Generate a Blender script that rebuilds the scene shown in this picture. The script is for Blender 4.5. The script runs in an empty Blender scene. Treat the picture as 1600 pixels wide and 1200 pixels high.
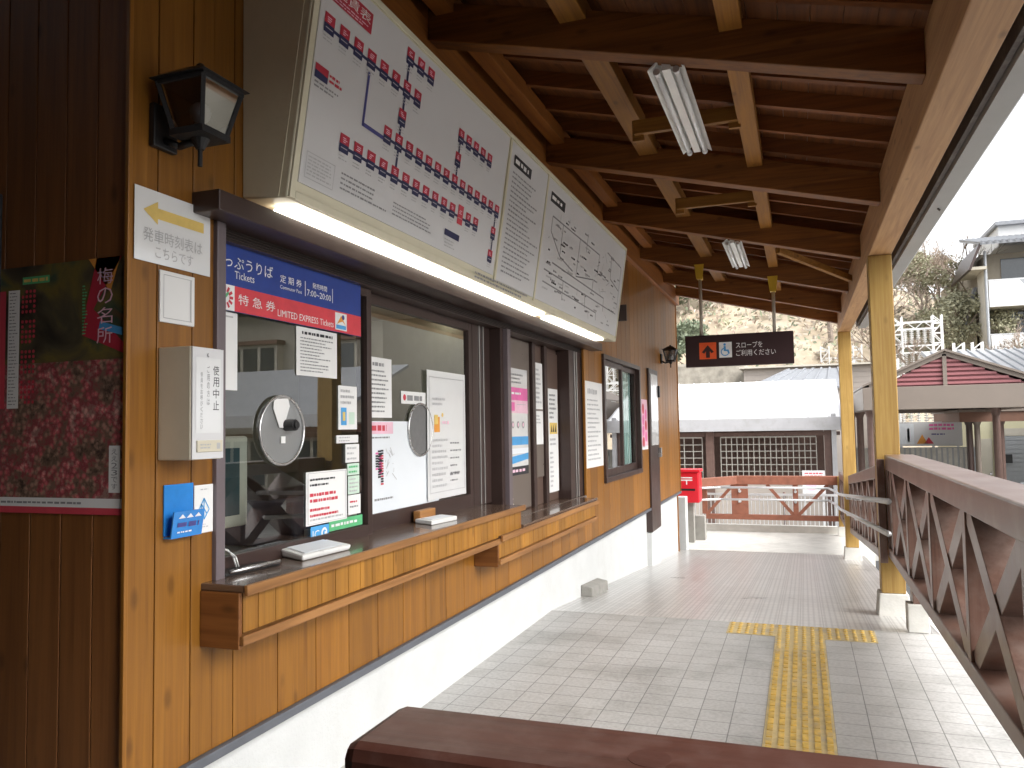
import bpy, math, random
from mathutils import Vector, Matrix
# ------------------------------------------------------------------ camera, sky, sun, exposure
S = bpy.context.scene
COL = S.collection
cam_d = bpy.data.cameras.new('camera'); cam = bpy.data.objects.new('camera', cam_d); COL.objects.link(cam)
cam_d.sensor_width = 36.0; cam_d.lens = 28.125; cam_d.clip_start = 0.05; cam_d.clip_end = 2000
R_ = Matrix(((0.94040049, 0.03458568, 0.3383057), (0.33966984, -0.04734336, -0.93935244), (-0.01647162, 0.99827974, -0.05626944)))
cam.matrix_world = Matrix.Translation((0, 0, 1.37)) @ R_.to_4x4()
S.camera = cam
SUN_EL, SUN_AZ = math.radians(42), math.radians(110)      # azimuth from +Y towards +X
W = bpy.data.worlds.new('World'); S.world = W; W.use_nodes = True
wn, wl = W.node_tree.nodes, W.node_tree.links
bg = wn['Background']; sky = wn.new('ShaderNodeTexSky'); sky.sky_type = 'NISHITA'; sky.sun_disc = False
sky.sun_elevation = SUN_EL; sky.sun_rotation = SUN_AZ; sky.dust_density = 3.0; sky.ozone_density = 1.0
hs = wn.new('ShaderNodeHueSaturation'); hs.inputs['Saturation'].default_value = 0.12
wl.new(sky.outputs[0], hs.inputs['Color']); wl.new(hs.outputs[0], bg.inputs['Color']); bg.inputs['Strength'].default_value = 0.15
sd = bpy.data.lights.new('sun', 'SUN'); sd.energy = 1.15; sd.angle = math.radians(60); sd.color = (1.0, 0.97, 0.92)
so = bpy.data.objects.new('sun', sd); COL.objects.link(so)
sdir = Vector((math.sin(SUN_AZ)*math.cos(SUN_EL), math.cos(SUN_AZ)*math.cos(SUN_EL), math.sin(SUN_EL)))
so.rotation_euler = sdir.to_track_quat('Z', 'Y').to_euler(); so.location = (5, 5, 20)
vs = S.view_settings; vs.view_transform = 'Standard'; vs.look = 'None'; vs.gamma = 1.0; vs.use_curve_mapping = False
vs.exposure = 1.6
S.cycles.max_bounces = 10; S.cycles.diffuse_bounces = 6; S.cycles.glossy_bounces = 5; S.cycles.transparent_max_bounces = 16
S.cycles.sample_clamp_indirect = 6.0
S.cycles.use_denoising = True
random.seed(7)

# ------------------------------------------------------------------ materials
MATS = {}
def _new(name):
    m = bpy.data.materials.new(name); m.use_nodes = True
    nt = m.node_tree; return m, nt.nodes, nt.links, nt.nodes['Principled BSDF']
def N(n, t, **kw):
    x = n.new(t)
    for k, v in kw.items(): setattr(x, k, v)
    return x
def mth(n, l, op, a, b=None):
    x = n.new('ShaderNodeMath'); x.operation = op
    for i, q in enumerate((a, b)):
        if q is None: continue
        if isinstance(q, (int, float)): x.inputs[i].default_value = q
        else: l.new(q, x.inputs[i])
    return x.outputs[0]
def mixc(n, l, fac, a, b, blend='MIX'):
    x = n.new('ShaderNodeMix'); x.data_type = 'RGBA'; x.blend_type = blend
    for s, q in ((0, fac), (6, a), (7, b)):
        if hasattr(q, 'is_linked'): l.new(q, x.inputs[s])
        else: x.inputs[s].default_value = (*q, 1) if isinstance(q, tuple) and len(q) == 3 else q
    return x.outputs[2]
def ramp(n, l, fac, stops):
    x = n.new('ShaderNodeValToRGB'); e = x.color_ramp.elements
    while len(e) < len(stops): e.new(0.5)
    for i, (p, c) in enumerate(stops): e[i].position = p; e[i].color = (*c, 1) if len(c) == 3 else c
    l.new(fac, x.inputs[0]); return x.outputs[0]

def mat(name, col, rough=0.6, metal=0.0, var=0.12, scale=9.0, bump=0.05, bscale=60.0, spec=0.5, stain=None, coat=0.0):
    """a plain painted / cast surface with a little unevenness"""
    m, n, l, b = _new(name)
    tc = N(n, 'ShaderNodeTexCoord'); oi = N(n, 'ShaderNodeObjectInfo')
    va = N(n, 'ShaderNodeVectorMath', operation='ADD'); l.new(tc.outputs['Object'], va.inputs[0])
    cx = N(n, 'ShaderNodeCombineXYZ'); l.new(mth(n, l, 'MULTIPLY', oi.outputs['Random'], 37.0), cx.inputs[0]); l.new(cx.outputs[0], va.inputs[1])
    nz = N(n, 'ShaderNodeTexNoise'); nz.inputs['Scale'].default_value = scale; nz.inputs['Detail'].default_value = 5; nz.inputs['Roughness'].default_value = 0.62
    l.new(va.outputs[0], nz.inputs['Vector'])
    lo = tuple(c*(1-var) for c in col); hi = tuple(min(1, c*(1+var)) for c in col)
    c = ramp(n, l, nz.outputs['Fac'], [(0.3, lo), (0.7, hi)])
    if stain:
        n2 = N(n, 'ShaderNodeTexNoise'); n2.inputs['Scale'].default_value = stain[1]; n2.inputs['Detail'].default_value = 6; n2.inputs['Roughness'].default_value = .7
        l.new(va.outputs[0], n2.inputs['Vector'])
        f = ramp(n, l, n2.outputs['Fac'], [(0.52, (0, 0, 0)), (0.72, (1, 1, 1))])
        c = mixc(n, l, mth(n, l, 'MULTIPLY', f, stain[2]), c, stain[0])
    l.new(c, b.inputs['Base Color'])
    r = N(n, 'ShaderNodeMapRange'); r.inputs['To Min'].default_value = max(0.02, rough-0.08); r.inputs['To Max'].default_value = min(1, rough+0.1)
    l.new(nz.outputs['Fac'], r.inputs['Value']); l.new(r.outputs[0], b.inputs['Roughness'])
    b.inputs['Metallic'].default_value = metal; b.inputs['Specular IOR Level'].default_value = spec; b.inputs['Coat Weight'].default_value = coat
    if bump:
        nb = N(n, 'ShaderNodeTexNoise'); nb.inputs['Scale'].default_value = bscale; nb.inputs['Detail'].default_value = 4
        l.new(va.outputs[0], nb.inputs['Vector'])
        bp = N(n, 'ShaderNodeBump'); bp.inputs['Strength'].default_value = bump; bp.inputs['Distance'].default_value = 0.01
        l.new(nb.outputs['Fac'], bp.inputs['Height']); l.new(bp.outputs[0], b.inputs['Normal'])
    MATS[name] = m; return m

def wood(name, dark, light, axis, plank=None, rough=0.5, knots=0.7, spec=0.4, grain=1.0, coat=0.0, weather=None):
    """grained timber; axis = direction of the grain; plank = width of boards along (x+y) or None"""
    m, n, l, b = _new(name)
    tc = N(n, 'ShaderNodeTexCoord'); oi = N(n, 'ShaderNodeObjectInfo')
    sep = N(n, 'ShaderNodeSeparateXYZ'); l.new(tc.outputs['Object'], sep.inputs[0])
    off = mth(n, l, 'MULTIPLY', oi.outputs['Random'], 41.0)
    wn_ = N(n, 'ShaderNodeTexWhiteNoise', noise_dimensions='1D')
    if plank == 'attr':
        at_ = N(n, 'ShaderNodeAttribute'); at_.attribute_name = 'board'; l.new(at_.outputs['Fac'], wn_.inputs['W'])
    elif plank:
        s = mth(n, l, 'ADD', sep.outputs[0], sep.outputs[1])
        idx = mth(n, l, 'FLOOR', mth(n, l, 'DIVIDE', mth(n, l, 'SUBTRACT', s, plank[1]), plank[0]))
        l.new(mth(n, l, 'ADD', idx, off), wn_.inputs['W'])
    else:
        l.new(off, wn_.inputs['W'])
    off2 = mth(n, l, 'ADD', mth(n, l, 'MULTIPLY', wn_.outputs['Value'], 23.0), off)
    cmb = N(n, 'ShaderNodeCombineXYZ'); k = {'X': 0, 'Y': 1, 'Z': 2}[axis]
    for i in range(3): l.new(mth(n, l, 'ADD', sep.outputs[i], off2), cmb.inputs[i])
    mp = N(n, 'ShaderNodeMapping'); sc = [26*grain]*3; sc[k] = 1.3*grain; mp.inputs['Scale'].default_value = sc
    l.new(cmb.outputs[0], mp.inputs['Vector'])
    g = N(n, 'ShaderNodeTexNoise'); g.inputs['Scale'].default_value = 1.0; g.inputs['Detail'].default_value = 6; g.inputs['Distortion'].default_value = 0.6; g.inputs['Roughness'].default_value = .6
    l.new(mp.outputs[0], g.inputs['Vector'])
    mp2 = N(n, 'ShaderNodeMapping'); sc = [90*grain]*3; sc[k] = 2.2*grain; mp2.inputs['Scale'].default_value = sc
    l.new(cmb.outputs[0], mp2.inputs['Vector'])
    g2 = N(n, 'ShaderNodeTexNoise'); g2.inputs['Scale'].default_value = 1.0; g2.inputs['Detail'].default_value = 3; l.new(mp2.outputs[0], g2.inputs['Vector'])
    f = mth(n, l, 'ADD', mth(n, l, 'MULTIPLY', g.outputs['Fac'], 0.7), mth(n, l, 'MULTIPLY', g2.outputs['Fac'], 0.3))
    c = ramp(n, l, f, [(0.34, dark), (0.6, light)])
    v = N(n, 'ShaderNodeMapRange'); v.inputs['To Min'].default_value = 0.80; v.inputs['To Max'].default_value = 1.16
    l.new(wn_.outputs['Value'], v.inputs['Value'])
    mul = N(n, 'ShaderNodeVectorMath', operation='SCALE'); l.new(c, mul.inputs[0]); l.new(v.outputs[0], mul.inputs['Scale'])
    c = mul.outputs[0]
    if knots:
        mp3 = N(n, 'ShaderNodeMapping'); sc = [9.0]*3; sc[k] = 4.2; mp3.inputs['Scale'].default_value = sc; l.new(cmb.outputs[0], mp3.inputs['Vector'])
        vo = N(n, 'ShaderNodeTexVoronoi'); vo.inputs['Scale'].default_value = 1.0; l.new(mp3.outputs[0], vo.inputs['Vector'])
        kf = ramp(n, l, vo.outputs['Distance'], [(0.06, (1, 1, 1)), (0.17, (0, 0, 0))])
        c = mixc(n, l, mth(n, l, 'MULTIPLY', kf, knots), c, tuple(q*0.33 for q in dark))
    if weather:
        nw = N(n, 'ShaderNodeTexNoise'); nw.inputs['Scale'].default_value = weather[1]; nw.inputs['Detail'].default_value = 6; nw.inputs['Roughness'].default_value = .65; l.new(cmb.outputs[0], nw.inputs['Vector'])
        wf = ramp(n, l, nw.outputs['Fac'], [(0.45, (0, 0, 0)), (0.7, (1, 1, 1))])
        c = mixc(n, l, mth(n, l, 'MULTIPLY', wf, weather[2]), c, weather[0])
    l.new(c, b.inputs['Base Color'])
    rr = N(n, 'ShaderNodeMapRange'); rr.inputs['To Min'].default_value = rough-0.1; rr.inputs['To Max'].default_value = rough+0.15; l.new(f, rr.inputs['Value']); l.new(rr.outputs[0], b.inputs['Roughness'])
    b.inputs['Specular IOR Level'].default_value = spec; b.inputs['Coat Weight'].default_value = coat; b.inputs['Coat Roughness'].default_value = 0.3
    bp = N(n, 'ShaderNodeBump'); bp.inputs['Strength'].default_value = 0.16; bp.inputs['Distance'].default_value = 0.004
    l.new(f, bp.inputs['Height']); l.new(bp.outputs[0], b.inputs['Normal'])
    MATS[name] = m; return m

def tiles(name, c1, c2, grout, size, offx, offy, rough=0.45, mortar=0.0028, groove=0.0, wear=0.35, coat=0.0):
    m, n, l, b = _new(name)
    tc = N(n, 'ShaderNodeTexCoord'); mp = N(n, 'ShaderNodeMapping'); mp.inputs['Location'].default_value = (offx, offy, 0)
    l.new(tc.outputs['Object'], mp.inputs['Vector'])
    br = N(n, 'ShaderNodeTexBrick'); br.offset = 0.0; br.squash = 1.0
    br.inputs['Scale'].default_value = 1.0; br.inputs['Brick Width'].default_value = size; br.inputs['Row Height'].default_value = size
    br.inputs['Mortar Size'].default_value = mortar; br.inputs['Mortar Smooth'].default_value = 0.25; br.inputs['Bias'].default_value = 0.0
    br.inputs['Color1'].default_value = (*c1, 1); br.inputs['Color2'].default_value = (*c2, 1); br.inputs['Mortar'].default_value = (*grout, 1)
    l.new(mp.outputs[0], br.inputs['Vector'])
    nz = N(n, 'ShaderNodeTexNoise'); nz.inputs['Scale'].default_value = 1.6; nz.inputs['Detail'].default_value = 7; nz.inputs['Roughness'].default_value = .7; l.new(tc.outputs['Object'], nz.inputs['Vector'])
    w = ramp(n, l, nz.outputs['Fac'], [(0.33, (1-wear, 1-wear, 1-wear*1.05)), (0.50, (.93, .93, .925)), (0.66, (1.0, 1.0, 1.0))])
    n4 = N(n, 'ShaderNodeTexNoise'); n4.inputs['Scale'].default_value = 7.5; n4.inputs['Detail'].default_value = 8; n4.inputs['Roughness'].default_value = .75; l.new(tc.outputs['Object'], n4.inputs['Vector'])
    w = mixc(n, l, 1.0, w, ramp(n, l, n4.outputs['Fac'], [(0.60, (1, 1, 1)), (0.70, (.80, .785, .76))]), 'MULTIPLY')
    c = mixc(n, l, 1.0, br.outputs['Color'], w, 'MULTIPLY')
    n3 = N(n, 'ShaderNodeTexNoise'); n3.inputs['Scale'].default_value = 55; n3.inputs['Detail'].default_value = 4; l.new(tc.outputs['Object'], n3.inputs['Vector'])
    sp = ramp(n, l, n3.outputs['Fac'], [(0.35, (.84, .84, .84)), (0.6, (1, 1, 1))])
    c = mixc(n, l, 1.0, c, sp, 'MULTIPLY')
    b.inputs['Coat Weight'].default_value = coat; b.inputs['Coat Roughness'].default_value = 0.30
    h = mth(n, l, 'SUBTRACT', 1.0, br.outputs['Fac'])
    if groove:
        sep = N(n, 'ShaderNodeSeparateXYZ'); l.new(mp.outputs[0], sep.inputs[0])
        fx = mth(n, l, 'FRACT', mth(n, l, 'DIVIDE', sep.outputs[0], groove))
        tri = mth(n, l, 'ABSOLUTE', mth(n, l, 'SUBTRACT', fx, 0.5))
        gv = ramp(n, l, tri, [(0.13, (.64, .63, .63)), (0.24, (1, 1, 1))])
        c = mixc(n, l, 1.0, c, gv, 'MULTIPLY')
        hh = ramp(n, l, tri, [(0.16, (0, 0, 0)), (0.24, (1, 1, 1))])
        h = mth(n, l, 'MULTIPLY', h, hh)
    l.new(c, b.inputs['Base Color'])
    rr = N(n, 'ShaderNodeMapRange'); rr.inputs['To Min'].default_value = rough-0.1; rr.inputs['To Max'].default_value = rough+0.2; l.new(nz.outputs['Fac'], rr.inputs['Value']); l.new(rr.outputs[0], b.inputs['Roughness'])
    bp = N(n, 'ShaderNodeBump'); bp.inputs['Strength'].default_value = 0.06 if groove else 0.4; bp.inputs['Distance'].default_value = 0.004
    l.new(h, bp.inputs['Height']); l.new(bp.outputs[0], b.inputs['Normal'])
    MATS[name] = m; return m

def emit(name, col, strength):
    m, n, l, b = _new(name)
    b.inputs['Base Color'].default_value = (.8, .8, .78, 1); b.inputs['Emission Color'].default_value = (*col, 1); b.inputs['Emission Strength'].default_value = strength
    MATS[name] = m; return m

def glass(name, tint=(0.9, 0.95, 0.93), boost=1.6, rough=0.0):
    m, n, l, b = _new(name); n.remove(b)
    out = n['Material Output']
    tr = N(n, 'ShaderNodeBsdfTransparent'); tr.inputs[0].default_value = (*tint, 1)
    gl = N(n, 'ShaderNodeBsdfGlossy'); gl.inputs['Roughness'].default_value = rough
    fr = N(n, 'ShaderNodeFresnel'); fr.inputs['IOR'].default_value = 1.52
    tc = N(n, 'ShaderNodeTexCoord'); nz = N(n, 'ShaderNodeTexNoise'); nz.inputs['Scale'].default_value = 1.2; l.new(tc.outputs['Object'], nz.inputs['Vector'])
    bp = N(n, 'ShaderNodeBump'); bp.inputs['Strength'].default_value = 0.02; bp.inputs['Distance'].default_value = 0.02; l.new(nz.outputs['Fac'], bp.inputs['Height']); l.new(bp.outputs[0], gl.inputs['Normal'])
    f = N(n, 'ShaderNodeMath', operation='MULTIPLY'); f.use_clamp = True; l.new(fr.outputs[0], f.inputs[0]); f.inputs[1].default_value = boost
    mx = N(n, 'ShaderNodeMixShader'); l.new(f.outputs[0], mx.inputs[0]); l.new(tr.outputs[0], mx.inputs[1]); l.new(gl.outputs[0], mx.inputs[2])
    l.new(mx.outputs[0], out.inputs['Surface']); MATS[name] = m; return m

PW, P0 = 0.1185, 1.7375            # wall board width, first board
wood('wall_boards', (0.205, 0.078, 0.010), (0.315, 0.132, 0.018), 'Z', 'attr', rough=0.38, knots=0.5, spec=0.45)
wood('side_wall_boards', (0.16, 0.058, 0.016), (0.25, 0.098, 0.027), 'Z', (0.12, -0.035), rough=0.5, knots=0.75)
wood('counter_boards', (0.235, 0.095, 0.012), (0.37, 0.168, 0.025), 'Z', (0.0885, 0.44), rough=0.42, knots=0.5)
wood('counter_trim', (0.20, 0.085, 0.025), (0.38, 0.18, 0.06), 'Y', rough=0.45, knots=0.3)
wood('counter_end', (0.16, 0.055, 0.014), (0.27, 0.105, 0.028), 'X', rough=0.45, knots=0.6)
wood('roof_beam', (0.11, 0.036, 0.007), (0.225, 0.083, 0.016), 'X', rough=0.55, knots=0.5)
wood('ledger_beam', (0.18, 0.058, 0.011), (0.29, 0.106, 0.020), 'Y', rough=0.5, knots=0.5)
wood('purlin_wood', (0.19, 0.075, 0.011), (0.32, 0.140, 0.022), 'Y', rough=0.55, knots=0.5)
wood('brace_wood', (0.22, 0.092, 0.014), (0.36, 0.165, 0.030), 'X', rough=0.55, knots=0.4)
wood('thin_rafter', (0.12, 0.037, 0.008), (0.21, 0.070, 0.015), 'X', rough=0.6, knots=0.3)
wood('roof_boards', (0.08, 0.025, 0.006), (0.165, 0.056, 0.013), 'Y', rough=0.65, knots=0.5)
wood('eave_beam', (0.34, 0.17, 0.07), (0.50, 0.29, 0.14), 'Y', rough=0.55, knots=0.6)
wood('post_wood', (0.31, 0.175, 0.045), (0.46, 0.295, 0.088), 'Z', rough=0.5, knots=0.3, weather=((.33, .20, .04), 3.0, .5))
for ax in 'XYZ':
    wood('rail_paint_'+ax.lower(), (0.10, 0.050, 0.036), (0.16, 0.090, 0.068), ax, rough=0.34, knots=0.25, spec=0.5, coat=0.35, weather=((.245, .195, .172), 4.5, .7))
wood('bench_rail', (0.085, 0.030, 0.021), (0.14, 0.054, 0.038), 'X', rough=0.36, knots=0.35, spec=0.5, weather=((.20, .12, .10), 24.0, .4))
mat('rail_plug', (0.095, 0.036, 0.026), 0.4, 0, .2, 30, .05)
mat('brown_alu', (0.050, 0.030, 0.026), 0.35, 0.0, .1, bump=0)
mat('brown_panel', (0.13, 0.085, 0.068), 0.3, 0.0, .06, bump=0.01)
mat('grey_panel', (0.17, 0.14, 0.12), 0.3, 0.0, .06, bump=0.01)
mat('purple_alu', (0.16, 0.13, 0.14), 0.35, 0.0, .06, bump=0)
mat('steel_line', (0.55, 0.54, 0.52), 0.3, 0.7, .05, bump=0)
mat('dark_gap', (0.018, 0.012, 0.010), 0.7, bump=0)
mat('plaster', (0.60, 0.61, 0.605), 0.85, 0, .05, 3.0, .25, 90, stain=((.48, .47, .44), 2.2, .30))
mat('flashing', (0.13, 0.14, 0.16), 0.45, 0.2, .1, bump=0)
mat('concrete', (0.30, 0.29, 0.265), 0.9, 0, .2, 8, .3, 70, stain=((.22, .21, .19), 4, .6))
mat('pale_concrete', (0.58, 0.57, 0.53), 0.88, 0, .12, 5, .2, 60, stain=((.4, .39, .35), 2.2, .5))
mat('cream_case', (0.72, 0.68, 0.52), 0.4, 0, .05, 4, .02, stain=((.5, .44, .3), 3.0, .25))
mat('sign_white', (0.69, 0.69, 0.70), 0.5, 0, .0, 3, 0, spec=.3)
mat('paper', (0.84, 0.84, 0.83), 0.6, 0, .02, 5, .03, 20)
mat('paper_blue', (0.78, 0.82, 0.86), 0.5, 0, .02, 5, 0)
mat('laminate', (0.82, 0.83, 0.83), 0.12, 0, .02, 5, .12, 9, coat=.6)
mat('ink', (0.03, 0.03, 0.035), 0.6, bump=0)
mat('ink_grey', (0.30, 0.30, 0.31), 0.6, bump=0)
mat('ink_pale', (0.5, 0.5, 0.51), 0.6, bump=0)
mat('ink_red', (0.62, 0.06, 0.09), 0.6, bump=0)
mat('station_red', (0.50, 0.03, 0.06), 0.5, bump=0)
mat('station_navy', (0.025, 0.03, 0.10), 0.5, bump=0)
mat('line_blue', (0.07, 0.07, 0.26), 0.5, bump=0)
mat('band_blue', (0.025, 0.060, 0.30), 0.35, bump=0)
mat('band_red', (0.72, 0.06, 0.08), 0.35, bump=0)
mat('text_white', (0.85, 0.85, 0.85), 0.5, bump=0)
mat('yellow_ink', (0.78, 0.56, 0.16), 0.5, bump=0)
mat('pink_ink', (0.80, 0.16, 0.42), 0.5, bump=0)
mat('pale_pink', (0.86, 0.55, 0.66), 0.5, bump=0)
mat('sky_ink', (0.08, 0.36, 0.72), 0.45, bump=0)
mat('green_ink', (0.12, 0.50, 0.22), 0.5, bump=0)
mat('pale_green', (0.62, 0.78, 0.66), 0.5, bump=0)
mat('orange_ink', (0.80, 0.34, 0.06), 0.5, bump=0)
mat('blue_plastic', (0.03, 0.24, 0.66), 0.22, bump=0)
mat('device_cream', (0.68, 0.63, 0.50), 0.45, 0, .04, bump=.03)
mat('lamp_iron', (0.030, 0.030, 0.032), 0.45, 0.3, .15, 14, .1)
mat('white_enamel', (0.78, 0.78, 0.76), 0.3, 0, .05, bump=0)
mat('tube_glass', (0.82, 0.83, 0.84), 0.15, 0, .02, bump=0)
mat('steel', (0.62, 0.62, 0.62), 0.25, 0.9, .05, bump=0)
mat('galv', (0.66, 0.67, 0.68), 0.4, 0.5, .06, bump=0)
mat('bracket_yellow', (0.60, 0.38, 0.03), 0.5, 0.0, .1, bump=.02)
mat('rod_beige', (0.50, 0.45, 0.38), 0.5, 0, .1, bump=0)
mat('sign_brown', (0.040, 0.018, 0.020), 0.4, 0, .05, bump=0)
mat('sign_orange', (0.85, 0.12, 0.03), 0.4, bump=0)
mat('tactile_yellow', (0.56, 0.44, 0.22), 0.6, 0, .18, 14, .1, 60, stain=((.36, .33, .29), 5.0, .95))
mat('tactile_bump', (0.60, 0.39, 0.08), 0.55, 0, .3, 22, 0, stain=((.42, .35, .24), 6.0, .9))
mat('gutter_grey', (0.34, 0.34, 0.34), 0.5, 0.1, .08, 3, .02)
mat('fascia_dark', (0.07, 0.055, 0.05), 0.6, 0, .3, 12, .2, stain=((.25, .23, .21), 6, .5))
mat('post_red', (0.70, 0.015, 0.03), 0.32, 0, .05, bump=0)
mat('grid_wire', (0.40, 0.38, 0.34), 0.5, .2, .1, bump=0)
mat('roof_white', (0.80, 0.80, 0.80), 0.5, 0, .03, 2, .03, stain=((.62, .61, .58), 1.2, .5))
mat('roof_grey', (0.30, 0.31, 0.33), 0.5, 0, .12, 3, .05)
mat('roof_tile_grey', (0.25, 0.26, 0.28), 0.4, 0, .15, 6, .1)
mat('fascia_pale', (0.46, 0.46, 0.475), 0.5, 0, .06, 3, 0, stain=((.34, .33, .31), 2.5, .6))
mat('canopy_taupe', (0.20, 0.165, 0.138), 0.5, 0, .06, 2, .02)
mat('canopy_brown', (0.17, 0.085, 0.055), 0.5, 0, .1, bump=0)
mat('louver_wine', (0.32, 0.12, 0.13), 0.5, 0, .08, bump=0)
mat('column_brown', (0.14, 0.085, 0.07), 0.45, 0, .12, bump=0)
mat('timber_fence', (0.27, 0.10, 0.06), 0.6, 0, .18, 9, .1)
mat('bldg_cream', (0.56, 0.52, 0.43), 0.8, 0, .06, 2, .05)
mat('balcony_wall', (0.36, 0.32, 0.26), 0.8, 0, .08, 1.5, .03, stain=((.26, .23, .19), .8, .5))
mat('bldg_yellow', (0.66, 0.62, 0.42), 0.8, 0, .06, 2, .05)
mat('bldg_white', (0.80, 0.80, 0.79), 0.6, 0, .03, 2, .02)
mat('bldg_taupe', (0.58, 0.54, 0.46), 0.8, 0, .07, 2, .05)
mat('siding', (0.44, 0.39, 0.35), 0.7, 0, .05, 2, .03)
mat('shutter_grey', (0.40, 0.42, 0.44), 0.5, 0.2, .05, bump=0)
mat('window_dark', (0.05, 0.06, 0.07), 0.08, 0, .1, bump=0, spec=.8)
mat('asphalt', (0.065, 0.065, 0.066), 0.9, 0, .15, 4, .25, 90)
mat('soil', (0.46, 0.38, 0.28), 0.95, 0, .3, 0.5, .4, 3, stain=((.56, .50, .40), .25, .8))
mat('stone_wall', (0.34, 0.31, 0.26), 0.9, 0, .35, 2.5, .6, 5)
mat('bark', (0.27, 0.22, 0.18), 0.9, 0, .25, 9, .3, 30)
mat('twig', (0.34, 0.27, 0.22), 0.9, 0, .2, 3, 0)
mat('leaf_green', (0.17, 0.20, 0.13), 0.6, 0, .45, .9, 0)
mat('leaf_olive', (0.30, 0.29, 0.19), 0.7, 0, .4, .9, 0)
mat('leaf_brown', (0.42, 0.37, 0.30), 0.8, 0, .35, .9, 0)
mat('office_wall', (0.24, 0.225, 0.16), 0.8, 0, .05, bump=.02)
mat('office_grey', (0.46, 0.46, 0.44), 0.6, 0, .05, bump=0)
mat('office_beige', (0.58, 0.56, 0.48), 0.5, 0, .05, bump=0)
mat('chair_blue', (0.03, 0.045, 0.09), 0.7, 0, .1, bump=0)
mat('screen', (0.05, 0.09, 0.10), 0.15, 0, .1, bump=0)
mat('black_plastic', (0.015, 0.015, 0.016), 0.35, bump=0)
mat('counter_top', (0.125, 0.080, 0.056), 0.2, 0, .12, 6, .01, coat=.4)
mat('curtain_teal', (0.50, 0.66, 0.64), 0.8, 0, .12, 5, .1, 14)
tiles('floor_tiles', (.475, .465, .45), (.53, .52, .505), (.23, .225, .215), 0.15, 0.205, 0.02, groove=0.0, coat=.15)
tiles('ramp_tiles', (.54, .53, .51), (.60, .585, .565), (.30, .29, .275), 0.15, 0.205, 0.02, mortar=.005, rough=.27, groove=0.0375, coat=.9)
emit('lamp_lit', (1.0, 0.94, 0.80), 2.6)
emit('office_tube', (1.0, 0.97, 0.88), 5.0)
glass('glass', boost=3.0)
def acrylic():
    m, n, l, b = _new('acrylic'); out = n['Material Output']; b.inputs['Base Color'].default_value = (.55, .56, .57, 1); b.inputs['Roughness'].default_value = .2
    tr = N(n, 'ShaderNodeBsdfTransparent'); mx = N(n, 'ShaderNodeMixShader'); mx.inputs[0].default_value = .42
    l.new(tr.outputs[0], mx.inputs[1]); l.new(b.outputs[0], mx.inputs[2]); l.new(mx.outputs[0], out.inputs['Surface']); MATS['acrylic'] = m
acrylic(); mat('mesh_grey', (.20, .20, .20), .5, .3, .1, 40, .1, 300)
glass('clear_glass', boost=1.0); glass('lantern_pane', (.5, .53, .56), 9.0, .04); glass('lamp_pane', (.55, .58, .60), 2.2, .05)

def poster_blossom():
    m, n, l, b = _new('poster_blossom')
    tc = N(n, 'ShaderNodeTexCoord')
    a = N(n, 'ShaderNodeTexNoise'); a.inputs['Scale'].default_value = 9; a.inputs['Detail'].default_value = 9; a.inputs['Roughness'].default_value = .75; l.new(tc.outputs['Object'], a.inputs['Vector'])
    v = N(n, 'ShaderNodeTexVoronoi'); v.inputs['Scale'].default_value = 60; l.new(tc.outputs['Object'], v.inputs['Vector'])
    c = ramp(n, l, a.outputs['Fac'], [(0.38, (.09, .06, .05)), (0.47, (.42, .30, .22)), (0.53, (.58, .09, .13)), (0.60, (.70, .50, .42)), (.68, (.45, .08, .11))])
    d = ramp(n, l, v.outputs['Distance'], [(0.2, (1.1, 1, 1)), (0.6, (.35, .3, .3))])
    l.new(mixc(n, l, .8, c, d, 'MULTIPLY'), b.inputs['Base Color']); b.inputs['Roughness'].default_value = .3; MATS['poster_blossom'] = m
def poster_dark():
    m, n, l, b = _new('poster_dark')
    tc = N(n, 'ShaderNodeTexCoord')
    a = N(n, 'ShaderNodeTexNoise'); a.inputs['Scale'].default_value = 5; a.inputs['Detail'].default_value = 4; a.inputs['Distortion'].default_value = .8; l.new(tc.outputs['Object'], a.inputs['Vector'])
    c = ramp(n, l, a.outputs['Fac'], [(0.36, (.03, .028, .025)), (0.5, (.09, .08, .05)), (0.58, (.18, .14, .04)), (0.66, (.05, .09, .06)), (.74, (.25, .08, .03))])
    l.new(c, b.inputs['Base Color']); b.inputs['Roughness'].default_value = .3; MATS['poster_dark'] = m
poster_blossom(); poster_dark()

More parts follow.
